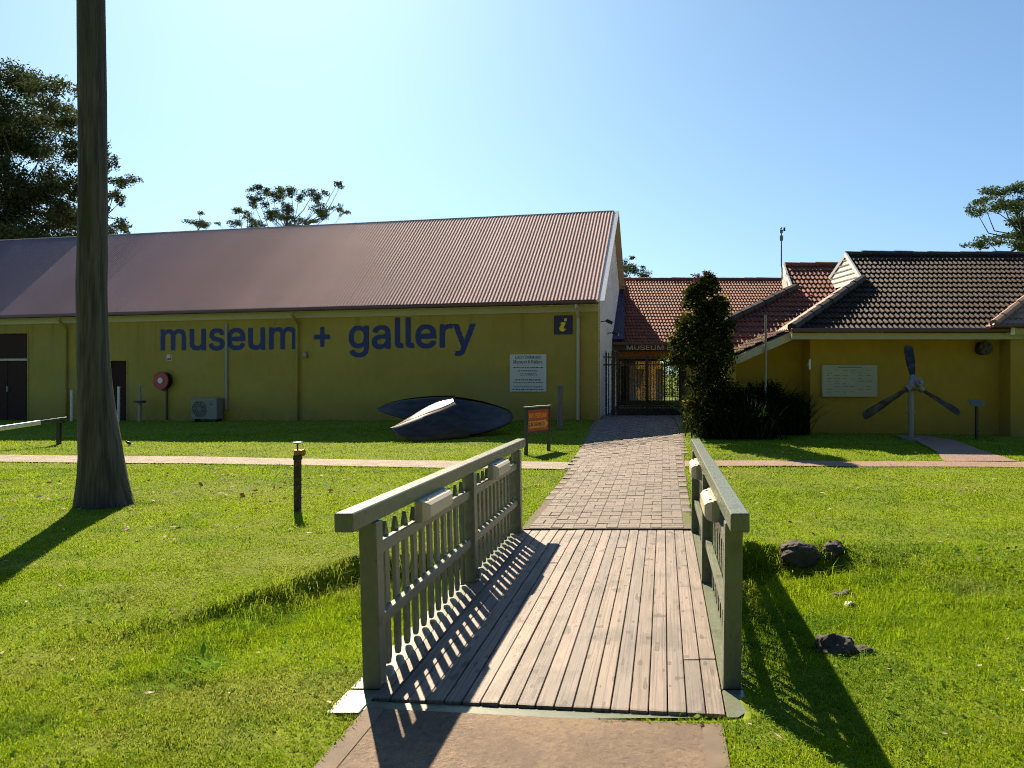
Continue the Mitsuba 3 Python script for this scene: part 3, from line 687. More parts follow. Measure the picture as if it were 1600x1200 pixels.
# --- right building (ochre wall, aged dark tiles)
RB = thing('gallery_wing', 'ochre walled wing with an aged dark tiled roof behind the aircraft propeller', 'building')
re_, rr_ = 17.5, 20.9; rez, rrz = 2.616, 4.76
sl3 = nrm([0, rr_ - re_, rrz - rez]); SL3 = math.hypot(rr_ - re_, rrz - rez)
def onA(y): return rez + (y - re_) * (rrz - rez) / (rr_ - re_)
XA = 6.13; gn = np.array([8.564, 19.57, onA(19.57)]); ap = np.array([8.72, rr_, rrz])
gfar = np.array([gn[0], 2 * rr_ - 19.57, gn[2]])
put_tiles(RB + '__roof_tiles', [XA, re_, rez], [1, 0, 0], sl3, Polygon([(0, 0), (10.5, 0), (10.5, SL3), (ap[0] - XA, SL3), (gn[0] - XA, (19.57 - re_) / (rr_ - re_) * SL3)]), 'tile_aged')
slab_poly(RB + '__roof', [gn - [0, 0, .02], [XA, re_, rez - .02], [16.6, re_, rez - .02], [16.6, rr_, rrz - .02], ap - [0, 0, .02]], .05, 'dark_trim')
slab_poly(RB + '__rear_roof', [ap, [16.6, rr_, rrz], [16.6, 24.3, rez], [8.6, 24.3, rez], gfar], .05, 'cap_dark')
caps(RB + '__ridge_cap', ap + [0, 0, .03], [16.4, rr_, rrz + .02], 'cap_dark', r=.07)
caps(RB + '__hip_cap', [XA, re_, rez + .03], gn + [0, 0, .03], 'cap_dark', r=.11)
# side slope, carried down to a low verge over the set-back wall
XL = 4.93; zL = rez - (XA - XL) * .455
slab_poly(RB + '__side_roof', [[XA, re_ + .02, rez], gn, [gn[0], 20.75, gn[2]], [XA, 18.7, rez]], .05, 'cap_brown')
sv = nrm([XA - XL, 0, rez - zL]); SV = math.hypot(XA - XL, rez - zL)
put_tiles(RB + '__side_roof_tiles', [XL, 17.72, zL], [0, 1, 0], sv, sbox(0, 0, 1.6, SV), 'tile_brown')
uv_s = nrm(np.array([gn[0] - XA, 0, gn[2] - rez]))
slab_poly(RB + '__side_roof', [[XL, 17.7, zL - .02], [XA, 17.7, rez - .02], [XA, 19.4, rez - .02], [XL, 19.4, zL - .02]], .05, 'dark_trim')
put(RB + '__verge_board', obox([XL, 17.68, zL - .13], [XA + .05, 17.68, rez - .13], .04, .17, up=(0, .01, 1)), 'cream_trim')
gm = trimesh.convex.convex_hull(np.array([ap + [.02, 0, -.06], gn + [.02, .05, .0], gfar + [.02, -.05, 0], ap + [.12, 0, -.06], gn + [.12, .05, 0], gfar + [.12, -.05, 0]]))
g_ = put(RB + '__gablet', gm, 'white_trim')
for q in range(1, 6):
    f_ = q / 6; hw = (1 - f_) * (gfar[1] - gn[1]) / 2
    zz = gn[2] + f_ * (ap[2] - gn[2]); xx = gn[0] + f_ * (ap[0] - gn[0])
    put(g_ + '__slat', obox([xx + .015, rr_ - hw, zz], [xx + .015, rr_ + hw, zz], .012, .03), 'cream_trim')
put(g_ + '__barge_board', cat_mesh([obox(gn + [-.01, -.03, .0], ap + [-.01, 0, .02], .10, .05, up=(1, 0, 0)), obox(ap + [.01, 0, .02], gfar + [.01, .03, 0], .10, .03, up=(1, 0, 0))]), 'white_trim')
put(RB + '__gutter', cbox([XA - .05, re_ - .12, rez - .07], [16.4, re_, rez + .03], .02), 'gutter_brown')
put(RB + '__eaves_board', cat_mesh([cbox([XA, re_ + .01, rez - .21], [16.4, re_ + .05, rez - .075]), cbox([XA, re_ + .05, rez - .12], [16.4, 18.0, rez - .10])]), 'cream_trim')
wA = 6.71
put(RB + '__wall', cat_mesh([cbox([wA, 18.0, -.6], [16.3, 18.2, rez - .1]), cbox([wA, 18.2, -.6], [wA + .2, 22.8, rez + .3])]), 'wall_paint_ochre')
zb5 = rez - (XA - 5.17) * .455 - .16
wb = extr(Polygon([(5.17, -.6), (wA - .002, -.6), (wA - .002, rez + .05), (5.17, zb5)]), .2)
put(RB + '__side_wall', cat_mesh([frame(wb, [0, 18.67, 0], [1, 0, 0], UP, [0, -1, 0]), cbox([5.17, 18.67, -.6], [5.37, 22.9, zb5])]), 'wall_paint_ochre')
xp = ex(1190, 17.9)
put(RB + '__downpipe', cyl([xp, 17.60, -.2], [xp, 17.60, 1.65 + (584 - 492) * 17.6 / F], .024, 10), 'pale_pipe', smooth=40)
t = thing('roof_plant', 'low grey green plants growing along the edge of the side roof', 'plant')
# --- front wing at the far right
FW = thing('front_wing', 'brown tiled corner of a wing at the right edge of the picture', 'building')
fe = 17.25; fx0 = ex(1553, fe); fz = 1.65 + (584 - 507.5) * fe / F
put_tiles(FW + '__roof_tiles', [fx0, fe, fz], [1, 0, 0], nrm([0, 3.2, 2.1]), Polygon([(0, 0), (7, 0), (7, 3.8), (4.33, 3.8)]), 'tile_brown')
slab_poly(FW + '__roof', [[fx0, fe, fz - .02], [fx0 + 7, fe, fz - .02], [fx0 + 7, fe + 3.2, fz + 2.08], [fx0 + 4.33, fe + 3.2, fz + 2.08]], .05, 'cap_terracotta')
slab_poly(FW + '__side_roof', [[fx0, fe, fz - .02], [fx0 + 4.33, fe + 3.2, fz + 2.08], [fx0 + 4.33, 22, fz + 2.08], [fx0, 22, fz - .02]], .05, 'cap_terracotta')
caps(FW + '__hip_cap', [fx0, fe, fz + .02], [fx0 + 4.33, fe + 3.2, fz + 2.12], 'tile_brown', r=.09)
put(FW + '__gutter', cbox([fx0 - .05, fe - .1, fz - .06], [fx0 + 7, fe, fz + .02], .015), 'gutter_brown')
put(FW + '__eaves_block', cbox([ex(1580, fe + .1), fe + .1, fz - .21], [ex(1586, fe + .1), fe + .3, fz - .06]), 'white_trim')
put(FW + '__eaves_board', cbox([ex(1586, fe + .1), fe + .1, fz - .20], [fx0 + 7, fe + .14, fz - .07]), 'cream_trim')
put(FW + '__wall', cbox([ex(1579, 17.6), 17.6, -.6], [18.5, 18.0, fz - .08]), 'wall_paint_ochre')

# things on the ochre wall
t = thing('display_board', 'pale rectangular display board on the ochre wall left of the propeller', 'sign')
D = 17.95; x0, x1, z0, z1 = ex(1284, D), ex(1370, D), 1.65 - (620 - 584) * D / F, 1.65 + (584 - 570) * D / F
put(t + '__panel', cbox([x0, D - .03, z0], [x1, D + .049, z1], .006), 'board_pale')
w, h = x1 - x0, z1 - z0
ms, ml = [], []
ms.append(cbox([x0 + .28 * w, D - .033, z0 + .90 * h], [x0 + .72 * w, D - .0295, z0 + .94 * h]))
for c in range(6):
    for r_ in range(9):
        xa = x0 + (.08 + .145 * c) * w; zz = z0 + (.82 - .085 * r_) * h
        if rng.random() < .75:
            (ml if (c >= 3 and r_ > 4 and rng.random() < .6) else ms).append(cbox([xa, D - .033, zz], [xa + rng.uniform(.04, .10) * w, D - .0295, zz + .022 * h]))
for mm_, mt_ in ((ms, 'board_mark'), (ml, 'board_mark_lime')):
    k = put(t + '__print', cat_mesh(mm_), mt_); labels[k] = {'label': 'small printed marks', 'kind': 'stuff'}
t = thing('wall_fan', 'round dark vent fan high on the ochre wall near its right end', 'fan')
c = P(1541, 544, 17.8)
put(t + '__housing', cyl(c + [0, .2, 0], c, .15, 20), 'black_iron', smooth=40)
put(t + '__blade', cat_mesh([obox(c + [0, -.02, 0], c + np.array([.12 * math.cos(q), -.02, .12 * math.sin(q)]), .05, .015, up=(.3, 1, .2)) for q in np.arange(4) * math.pi / 2 + .4]), 'dark_trim')
put(t + '__hook', cyl(c + [0, .05, .14], c + [0, .05, .62], .01, 6), 'black_iron')
t = thing('corner_bracket', 'small pale bracket catching the sun on the corner of the ochre wall', 'bracket')
c = P(1265.5, 569, 17.9)
put(t + '__plate', cbox(c + [-.03, -.03, -.12], c + [.015, .0, .11], .004), 'white_paint')
put(t + '__arm', cbox(c + [-.01, .0, -.03], c + [.015, .12, .03]), 'white_paint')

# aircraft propeller on a pole
t = thing('aircraft_propeller', 'three bladed aircraft propeller displayed on a grey pole', 'propeller')
HC = P(1428, 601, 16.6)
def blade_air(tip, L, name, root=.16):
    ax = nrm(tip - HC); n = 26; s = np.linspace(0, 1, n)
    side = nrm(np.cross(ax, [0, -1, .25]))
    nor = np.cross(side, ax)
    wch = np.interp(s, [0, .08, .25, .55, .85, .95, 1], [.035, .04, .062, .088, .094, .088, .055])
    th = np.interp(s, [0, .1, 1], [.045, .03, .006]); tw = np.interp(s, [0, 1], [.9, .25])
    rows = []
    for i in range(n):
        c_ = HC + ax * (.10 + s[i] * (L - .10)); cd = side * math.cos(tw[i]) + nor * math.sin(tw[i]); tn = np.cross(ax, cd)
        a = np.arange(12) * 2 * np.pi / 12
        rows.append(c_ + np.outer(np.cos(a), cd) * wch[i] + np.outer(np.sin(a), tn) * th[i])
    v = np.vstack(rows); i, j = np.meshgrid(np.arange(n - 1), np.arange(12), indexing='ij')
    q = np.stack([i * 12 + j, i * 12 + (j + 1) % 12, (i + 1) * 12 + (j + 1) % 12, (i + 1) * 12 + j], -1).reshape(-1, 4)
    f = np.vstack([q[:, [0, 1, 2]], q[:, [0, 2, 3]]]); v = np.vstack([v, v[-12:].mean(0)]); e = (n - 1) * 12
    f = np.vstack([f, [[len(v) - 1, e + k, e + (k + 1) % 12] for k in range(12)]])
    put(t + '__' + name, trimesh.Trimesh(v, f, process=False), 'prop_alloy', smooth=50)
for px, py, dy in ((1419, 540, .70), (1349, 651, -.35), (1500, 646, .15)):
    tip = P(px, py, 16.6 + dy); blade_air(tip, np.linalg.norm(tip - HC), 'blade')
put(t + '__hub', cat_mesh([trimesh.creation.icosphere(2, .135).apply_translation(HC), cyl(HC, HC + [.03, -.20, .06], .085, 18), cyl(HC + [.03, -.20, .06], HC + [.035, -.24, .07], .045, 14)] + [cyl(HC, HC + nrm(P(px, py, 16.6 + dy) - HC) * .22, .07, 14) for px, py, dy in ((1419, 540, .70), (1349, 651, -.35), (1500, 646, .15))]), 'hub_alloy', smooth=50)
pz = gz(HC[0], HC[1] + .1)
put(t + '__pole', cyl([HC[0], HC[1] + .12, pz - .1], [HC[0], HC[1] + .12, HC[2]], .06, 16), 'grey_metal', smooth=40)
put(t + '__collar', cyl([HC[0], HC[1] + .12, HC[2] - .60], [HC[0], HC[1] + .12, HC[2] - .56], .10, 16), 'grey_metal', smooth=40)
put(t + '__base_plate', cyl([HC[0], HC[1] + .12, pz - .05], [HC[0], HC[1] + .12, pz + .05], .2, 18), 'grey_metal', smooth=40)
t = thing('plaque_stand', 'small tilted plaque on a thin black post right of the propeller', 'sign')
q = P(1526, 632, 16.9); gq = gz(q[0], q[1])
put(t + '__post', obox([q[0], q[1], gq - .1], [q[0], q[1], q[2]], .05, .05, up=(0, 1, 0)), 'black_iron')
put(t + '__plate', thick_quad(q + [-.17, -.14, -.02], q + [.12, -.14, -.02], q + [.17, .12, .09], q + [-.12, .12, .09], .02), 'grey_metal')

# ------------------------------------------------------------------ iron gate and its side panel
GT = thing('iron_gate', 'black wrought iron double gate closing the brick path', 'gate')
gy = 25.0; gzz = gz(4.3, gy) + .03
def gx(px): return (px - HX) / F * gy
def gzp(py): return H - (py - HY) / F * gy
for x0, x1 in ((gx(966), gx(1010)), (gx(1012), gx(1067))):
    lf = put(GT + '__leaf', cat_mesh([cbox([x0, gy - .02, z - .02], [x1, gy + .02, z + .02]) for z in (gzp(558), gzp(570), gzp(635), gzp(650.5))] + [cbox([x0 - .02, gy - .025, gzp(652)], [x0 + .025, gy + .025, gzp(556)]), cbox([x1 - .025, gy - .025, gzp(652)], [x1 + .02, gy + .025, gzp(556)])]), 'black_iron')
    for x in np.arange(x0 + .09, x1 - .04, .085):
        put(lf + '__bar', cbox([x - .009, gy - .009, gzp(650.5)], [x + .009, gy + .009, gzp(557)]), 'black_iron')
    put(lf + '__kick_panel', cbox([x0 + .03, gy - .005, gzp(650)], [x1 - .03, gy + .005, gzp(638)]), 'black_iron')
PN = thing('iron_fence', 'narrow black iron fence panel with spear posts between the hall and the gate', 'fence')
for px, w_, top in ((947, .05, 547), (951, .03, 550), (958, .10, 541), (965, .08, 545)):
    put(PN + '__post', cat_mesh([cbox([gx(px) - w_ / 2, gy - w_ / 2, gzp(654)], [gx(px) + w_ / 2, gy + w_ / 2, gzp(552)]), trimesh.creation.cone(w_ * .62, gzp(top) - gzp(552), sections=8).apply_translation([gx(px), gy, gzp(552)])]), 'black_iron')
put(PN + '__rail', cat_mesh([cbox([gx(940), gy - .02, gzp(y) - .02], [gx(966), gy + .02, gzp(y) + .02]) for y in (558, 570, 651)]), 'black_iron')

# ------------------------------------------------------------------ footbridge
BR = thing('footbridge', 'small timber footbridge with pale green painted railings and a weathered plank deck', 'bridge')
def yf(x): return 4.084 + (x + 1.49) / 1.79 * (3.88 - 4.084)
YB = 8.545
def bmap(m):
    v = np.array(m.vertices); v[:, 0] += .1896 * v[:, 1]; return trimesh.Trimesh(v, m.faces, process=False)
NP = 19; x0, x1 = -1.487, .302; pw = (x1 - x0) / NP
for i in range(NP):
    a = x0 + i * pw + .0028; b_ = x0 + (i + 1) * pw - .0028
    cuts = [yf(a)]
    if i in (17, 18): cuts += [4.62 + .01 * (i - 17), 5.35 if i == 18 else 6.2]
    elif i in (5, 11): cuts.append(rng.uniform(6.2, 7.8))
    cuts.append(YB)
    for j in range(len(cuts) - 1):
        m = cbox([a, 0, -.04], [b_, 1, 0], .003)
        v = np.array(m.vertices)
        fr = yf(a) * (1 - (v[:, 0] - a) / (b_ - a)) + yf(b_) * (v[:, 0] - a) / (b_ - a) if j == 0 else np.full(len(v), cuts[j] + .003)
        v[:, 1] = fr + v[:, 1] * (cuts[j + 1] - .003 * (j < len(cuts) - 2) - fr)
        v[:, 2] += rng.normal(0, .0015) + (v[:, 0] - (a + b_) / 2) * rng.normal(0, .01)
        put(BR + '__deck_plank', bmap(trimesh.Trimesh(v, m.faces, process=False)), f'plank_{rng.integers(4)}')
# edge boards outside the planks, cross beams, bearers
for a, b_ in ((-1.66, -1.492), (.307, .462)):
    for y0, y1 in ((3.92 if a < 0 else 3.80, 4.21), (4.222, 6.30), (6.304, 8.60)):
        put(BR + '__edge_board', bmap(cbox([a, y0, -.05], [b_, y1, -.012], .006)), 'green_paint')
    put(BR + '__bearer', bmap(cbox([a + .01, 3.95, -.27], [b_ - .01, 8.6, -.052])), 'green_paint')
m = cbox([0, 0, -.06], [1, 1, -.018], .006); v = np.array(m.vertices)
xx = -1.70 + v[:, 0] * (.462 + 1.70); v[:, 1] = yf(xx) - .115 + v[:, 1] * .108; v[:, 0] = xx
put(BR + '__end_board', bmap(trimesh.Trimesh(v, m.faces, process=False)), 'green_paint')
put(BR + '__end_board', bmap(cbox([-1.62, YB + .005, -.06], [.40, YB + .06, -.008], .004)), 'green_paint')
for y in (4.3, 5.7, 7.1, 8.3): put(BR + '__bearer', bmap(cbox([-1.47, y, -.25], [.29, y + .1, -.045])), 'timber_grey')
for a, b_ in ((3.90, 4.02), (YB - .1, YB + .05)): put(BR + '__abutment', bmap(cbox([-1.6, a, -.9], [.40, b_, -.28])), 'pad_edge')
# railings: handrail, posts, two rails, pointed pickets outside the rails
def skew(m, fx, fz):
    v = np.array(m.vertices); v[:, 0] = v[:, 0] + fx(v[:, 1], v[:, 2]); v[:, 2] = v[:, 2] * fz(v[:, 1]); return trimesh.Trimesh(v, m.faces, process=False)
def railing(side):
    if side < 0:
        fx = lambda y, z: -1.536 - .030 * np.clip(z, 0, 1.2) * np.interp(y, [4, 8.8], [1, .5])
        inn = 1
    else:
        fx = lambda y, z: .362 + .012 * np.clip(z, 0, 1.2) - .028 * (y - 4) / 4.8
        inn = -1
    fz = lambda y: np.interp(y, [3.9, 8.8], [1.0, .975])
    R = lambda m: bmap(skew(m, fx, fz))
    w = .047
    ho = -.016 if side < 0 else .004
    put(BR + '__handrail', R(cbox([-w + ho, 3.945, .866], [w + ho, 8.80, .961], .006)), 'green_paint')
    for y in (4.21, 6.35, 8.35):
        put(BR + '__post', R(cbox([-w, y, -.012], [w, y + .10, .865], .005)), 'green_paint')
    ys_ = [(4.312, 6.348), (6.452, 8.348)]
    for y0, y1 in ys_:
        for z0, z1 in ((.672, .737), (.284, .345)):
            put(BR + '__rail', R(cbox([-.022, y0, z0], [.022, y1, z1], .004)), 'green_paint')
        n = 12
        for i in range(n):
            yc = y0 + (i + .5) * (y1 - y0) / n; hw = .034; o = -inn * .035
            pts = []
            for ox in (-.011, .011):
                pts += [[o + ox, yc - hw, .035], [o + ox, yc + hw, .035], [o + ox, yc - .016, .0], [o + ox, yc + .016, .0], [o + ox, yc - hw, .742], [o + ox, yc + hw, .742], [o + ox, yc, .812]]
            m = trimesh.convex.convex_hull(np.array(pts))
            put(BR + '__picket', R(m), 'green_paint')
    # round bolt cover at the foot of the middle post
    c = np.array([inn * .05, 6.40, .055]); 
    if side < 0: put(BR + '__bolt_cover', R(cyl(c - [inn * .01, 0, 0], c + [inn * .022, 0, 0], .035, 16)), 'green_paint', smooth=40)
    return R, inn
for side in (-1, 1):
    R, inn = railing(side)
    for i, yc in enumerate((5.22, 7.25)):
        which = ('left railing', 'right railing')[side > 0]
        end = ('near', 'far')[i]
        t = thing('bulkhead_light', f'cream bulkhead light inside the {which} of the footbridge, {end} end', 'light', 'bulkhead lights on the footbridge railings')
        b0 = inn * .0225
        def along(lo, hi, ch): 
            return R(cbox([min(b0 + inn * lo[0], b0 + inn * hi[0]), yc + lo[1], lo[2]], [max(b0 + inn * lo[0], b0 + inn * hi[0]), yc + hi[1], hi[2]], ch))
        put(t + '__housing', along([.0, -.30, .735], [.045, .30, .872], .010), 'lamp_body')
        pts = [[b0 + inn * d, yc + s * l, zz] for d, l, za, zb_ in ((.046, .285, .742, .865), (.072, .275, .750, .857), (.09, .25, .768, .839)) for s in (-1, 1) for zz in (za, zb_)]
        put(t + '__diffuser', R(trimesh.convex.convex_hull(np.array(pts))), 'lamp_cream')
        for s in (-.2, .2): put(t + '__clip', along([.044, s - .012, .862], [.060, s + .012, .869], .002), 'grey_metal')

# ------------------------------------------------------------------ standpipe
t = thing('standpipe', 'rusty water standpipe with a brass outlet and wheel handle on the lawn', 'standpipe')
q = G(465, 799); D = q[1]
pz = lambda py: P(465, py, D)
put(t + '__pipe', cyl(q - [0, 0, .2], pz(716), .047, 16), 'rusty_pipe', smooth=40)
put(t + '__collar', cyl(pz(718), pz(711), .055, 16), 'rusty_pipe', smooth=40)
put(t + '__outlet', cat_mesh([cyl(pz(714), pz(703), .045, 16), cyl(pz(707), pz(707) + [.075, -.02, 0], .032, 14), cyl(pz(707) + [.07, -.02, 0], pz(707) + [.085, -.025, 0], .04, 14)]), 'rust_brass', smooth=40)
put(t + '__spindle', cyl(pz(704), pz(692), .011, 10), 'rusty_pipe', smooth=40)
wheel = [trimesh.creation.torus(.055, .009, 24, 8).apply_translation(pz(691.5))] + [cyl(pz(691.5) - [.05 * math.cos(a), .05 * math.sin(a), 0], pz(691.5) + [.05 * math.cos(a), .05 * math.sin(a), 0], .007, 6) for a in (0, 1.05, 2.1)]
put(t + '__wheel', cat_mesh(wheel), 'grey_metal', smooth=40)

# ------------------------------------------------------------------ museum entrance sign
t = thing('entrance_sign', 'orange and amber entrance sign with an arrow on two dark green posts', 'sign')
fl, fr = G(822, 712), G(857.5, 705)
dx = nrm((fr - fl) * [1, 1, 0]); L = np.linalg.norm((fr - fl)[:2]); nz = np.cross(dx, UP); nz = nz if nz[1] < 0 else -nz
tl_z = P(820, 638, fl[1])[2]; tr_z = P(858, 634, fr[1])[2]; top = (tl_z + tr_z) / 2
o = np.array([fl[0], fl[1], 0.0]); gl = min(fl[2], fr[2])
S = lambda m: frame(m, o, dx, UP, nz)
bz = P(820, 678, fl[1])[2]
for x in (0, L):
    put(t + '__post', S(cbox([x - .03, gl - .2, -.03], [x + .03, top, .03], .005)), 'frame_green')
put(t + '__top_rail', S(cbox([-.05, top, -.04], [L + .05, top + .025, .04], .004)), 'grey_metal')
put(t + '__frame', S(cbox([.03, bz - .02, -.02], [L - .03, bz + .03, .02])), 'frame_green')
put(t + '__frame', S(cbox([.03, top - .05, -.02], [L - .03, top - .002, .02])), 'frame_green')
put(t + '__panel', S(cbox([.031, bz + .031, -.012], [L - .031, top - .051, .012])), 'sign_orange')
pw_, ph_, pb = L - .062, top - .082 - bz, bz + .031
m = bentext('MUSEUM', pw_ * .80, ph_ * .22, True, .003, .031 + pw_ * .08, pb + ph_ * .62); m.apply_translation([0, 0, .0125])
put(t + '__lettering', S(m), 'sign_amber')
ar = Polygon([(.031 + pw_ * .05, pb + ph_ * .16), (.031 + pw_ * .80, pb + ph_ * .16), (.031 + pw_ * .80, pb + ph_ * .08), (.031 + pw_ * .97, pb + ph_ * .32), (.031 + pw_ * .80, pb + ph_ * .56), (.031 + pw_ * .80, pb + ph_ * .48), (.031 + pw_ * .05, pb + ph_ * .48)])
put(t + '__arrow', S(extr(ar, .003).apply_translation([0, 0, .0125])), 'sign_amber')
m = bentext('ENTRANCE', pw_ * .72, ph_ * .18, True, .003, .031 + pw_ * .08, pb + ph_ * .23); m.apply_translation([0, 0, .016])
put(t + '__lettering', S(m), 'print_maroon')
t = thing('timber_post', 'weathered square timber post on the shaded grass near the hall corner', 'post')
q = G(875, 672)
put(t + '__shaft', cbox([q[0] - .075, q[1] - .075, q[2] - .2], [q[0] + .075, q[1] + .075, P(875, 604, q[1])[2]], .012), 'timber_grey')
put(t + '__cap', cbox([q[0] - .08, q[1] - .08, P(875, 604, q[1])[2]], [q[0] + .08, q[1] + .08, P(875, 602, q[1])[2]], .008), 'grey_metal')

# ------------------------------------------------------------------ ship's propeller lying on the grass
t = thing('ship_propeller', 'huge dark ship propeller lying on the shaded grass before the hall wall', 'propeller')
SC = G(706, 684); SC = np.array([SC[0], SC[1] + .35, gz(SC[0], SC[1] + .35)])
def blade_ship(upper, lower, th, bow):
    """A broad blade between its two edges, lens-shaped in section."""
    n, k = 30, 11; tt = np.linspace(0, 1, n)
    def curve(p):
        p = np.array([P(*q) for q in p]); L = np.r_[0, np.cumsum(np.linalg.norm(np.diff(p, axis=0), axis=1))]; L /= L[-1]
        from scipy.interpolate import PchipInterpolator
        return PchipInterpolator(L, p)(tt)
    a, b = curve(upper), curve(lower); u = np.linspace(0, 1, k); prof_ = np.sqrt(np.clip(4 * u * (1 - u), 0, 1))
    ax = np.gradient((a + b) / 2, axis=0); ch = b - a
    nn = np.cross(ax, ch); nn /= np.linalg.norm(nn, axis=1, keepdims=True) + 1e-9
    nn *= np.sign(-nn[:, 1:2] + 1e-9)
    mid = a[:, None] + ch[:, None] * u[None, :, None]
    hh = (th * np.linspace(.35, 1.2, n))[:, None] * prof_[None]
    bw = bow * np.linspace(.3, 1, n)[:, None] * prof_[None] ** 2
    f_ = mid + nn[:, None] * (hh + bw)[:, :, None]; g_ = mid + nn[:, None] * (bw - hh)[:, :, None]
    v = np.concatenate([f_.reshape(-1, 3), g_.reshape(-1, 3)]); i, j = np.meshgrid(np.arange(n - 1), np.arange(k - 1), indexing='ij')
    q = np.stack([i * k + j, i * k + j + 1, (i + 1) * k + j + 1, (i + 1) * k + j], -1).reshape(-1, 4)
    q = np.vstack([q, q[:, ::-1] + n * k])
    e = np.arange(k - 1) + (n - 1) * k
    q = np.vstack([q, np.stack([e, e + 1, e + 1 + n * k, e + n * k], 1)])
    m = trimesh.Trimesh(v, np.vstack([q[:, [0, 1, 2]], q[:, [0, 2, 3]]]), process=False); m.merge_vertices()
    put(t + '__blade', m, 'bronze', smooth=60)
D0 = SC[1]
put(t + '__hub', trimesh.creation.revolve(np.array([[0.001, .62], [.14, .60], [.24, .50], [.32, .3], [.38, .1], [.40, -.15]])[::-1], sections=32).apply_translation(SC), 'bronze', smooth=40)
blade_ship([(589.5, 638, D0 + .9), (606, 630, D0 + .9), (630, 624, D0 + .8), (665, 619.5, D0 + .7), (710, 618, D0 + .55)], [(589.5, 639, D0 + .9), (604, 647, D0 + .6), (628, 654, D0 + .35), (665, 664, D0 + .1), (720, 672, D0)], .05, -.05)
blade_ship([(802, 652, D0 + .25), (798, 643, D0 + .45), (778, 634, D0 + .6), (745, 625, D0 + .65), (702, 619, D0 + .55)], [(802, 653, D0 + .25), (796, 661, D0 - .05), (774, 672, D0 - .3), (740, 681, D0 - .4), (700, 690, D0 - .35)], .05, -.06)
blade_ship([(611, 669, D0 - .55), (640, 656.5, D0 - .60), (668, 645.5, D0 - .50), (694, 635.5, D0 - .40), (709, 627.5, D0 - .25)], [(611.5, 671, D0 - .6), (622, 682, D0 - .85), (650, 690, D0 - .95), (690, 693, D0 - .85), (735, 690, D0 - .6)], .07, .10)
# thick rounded back of the front blade where it runs into the hub
blade_ship([(612, 668.6, D0 - .52), (640, 652, D0 - .28), (672, 632, D0 + .06), (692, 622.5, D0 + .32), (704, 621, D0 + .42)], [(611.5, 669.5, D0 - .60), (640, 656, D0 - .60), (668, 645, D0 - .50), (694, 635, D0 - .40), (709, 627, D0 - .25)], .02, .02)

# ------------------------------------------------------------------ foreground tree
TREE = thing('gum_tree', 'tall straight trunk of a gum tree with a flared foot on the near lawn', 'tree')
DT = 10.4
prof = [(800, 120, 217), (786, 121.5, 211), (775, 122.5, 206.5), (760, 124, 202), (740, 125.5, 197), (710, 126, 190.5), (680, 124.5, 185.5), (640, 124, 178), (600, 123.5, 172.5), (560, 122.5, 169), (500, 121.5, 166), (450, 120, 165), (400, 122, 166), (300, 124, 166), (200, 124, 165), (100, 123, 164), (0, 122, 162.5), (-150, 123, 160), (-350, 127, 158)]
zz = np.array([P(0, y, DT)[2] for y, _, _ in prof]); cxs = np.array([((a + b) / 2 - HX) / F * DT for _, a, b in prof]); rs = np.array([(b - a) / 2 / F * DT for _, a, b in prof])
zs = np.concatenate([np.linspace(zz[0] - .12, 1.5, 60), np.linspace(1.55, zz[-1], 150)]); ns = 48
ang = np.arange(ns) * 2 * np.pi / ns; rows = []
for z in zs:
    c_ = np.interp(z, zz, cxs); r_ = np.interp(z, zz, rs)
    fl_ = max(0, 1 - (z - zz[0]) / 1.1)
    lobes = 1 + fl_ ** 1.5 * (.05 * np.cos(3 * ang + 1.9) + .04 * np.cos(5 * ang + .6) - .04) 
    nz_ = meshkit.fbm(np.stack([np.cos(ang) * 1.6 + 5, np.sin(ang) * 1.6, np.full(ns, z * .55)], -1), 4) - .5
    rr = r_ * lobes * (1 + .10 * nz_)
    rows.append(np.stack([c_ + rr * np.cos(ang), DT + rr * np.sin(ang), np.full(ns, z)], 1))
v = np.vstack(rows); i, j = np.meshgrid(np.arange(len(zs) - 1), np.arange(ns), indexing='ij')
put(TREE + '__trunk', (v, np.stack([i * ns + j, i * ns + (j + 1) % ns, (i + 1) * ns + (j + 1) % ns, (i + 1) * ns + j], -1).reshape(-1, 4)), 'bark', smooth=True)

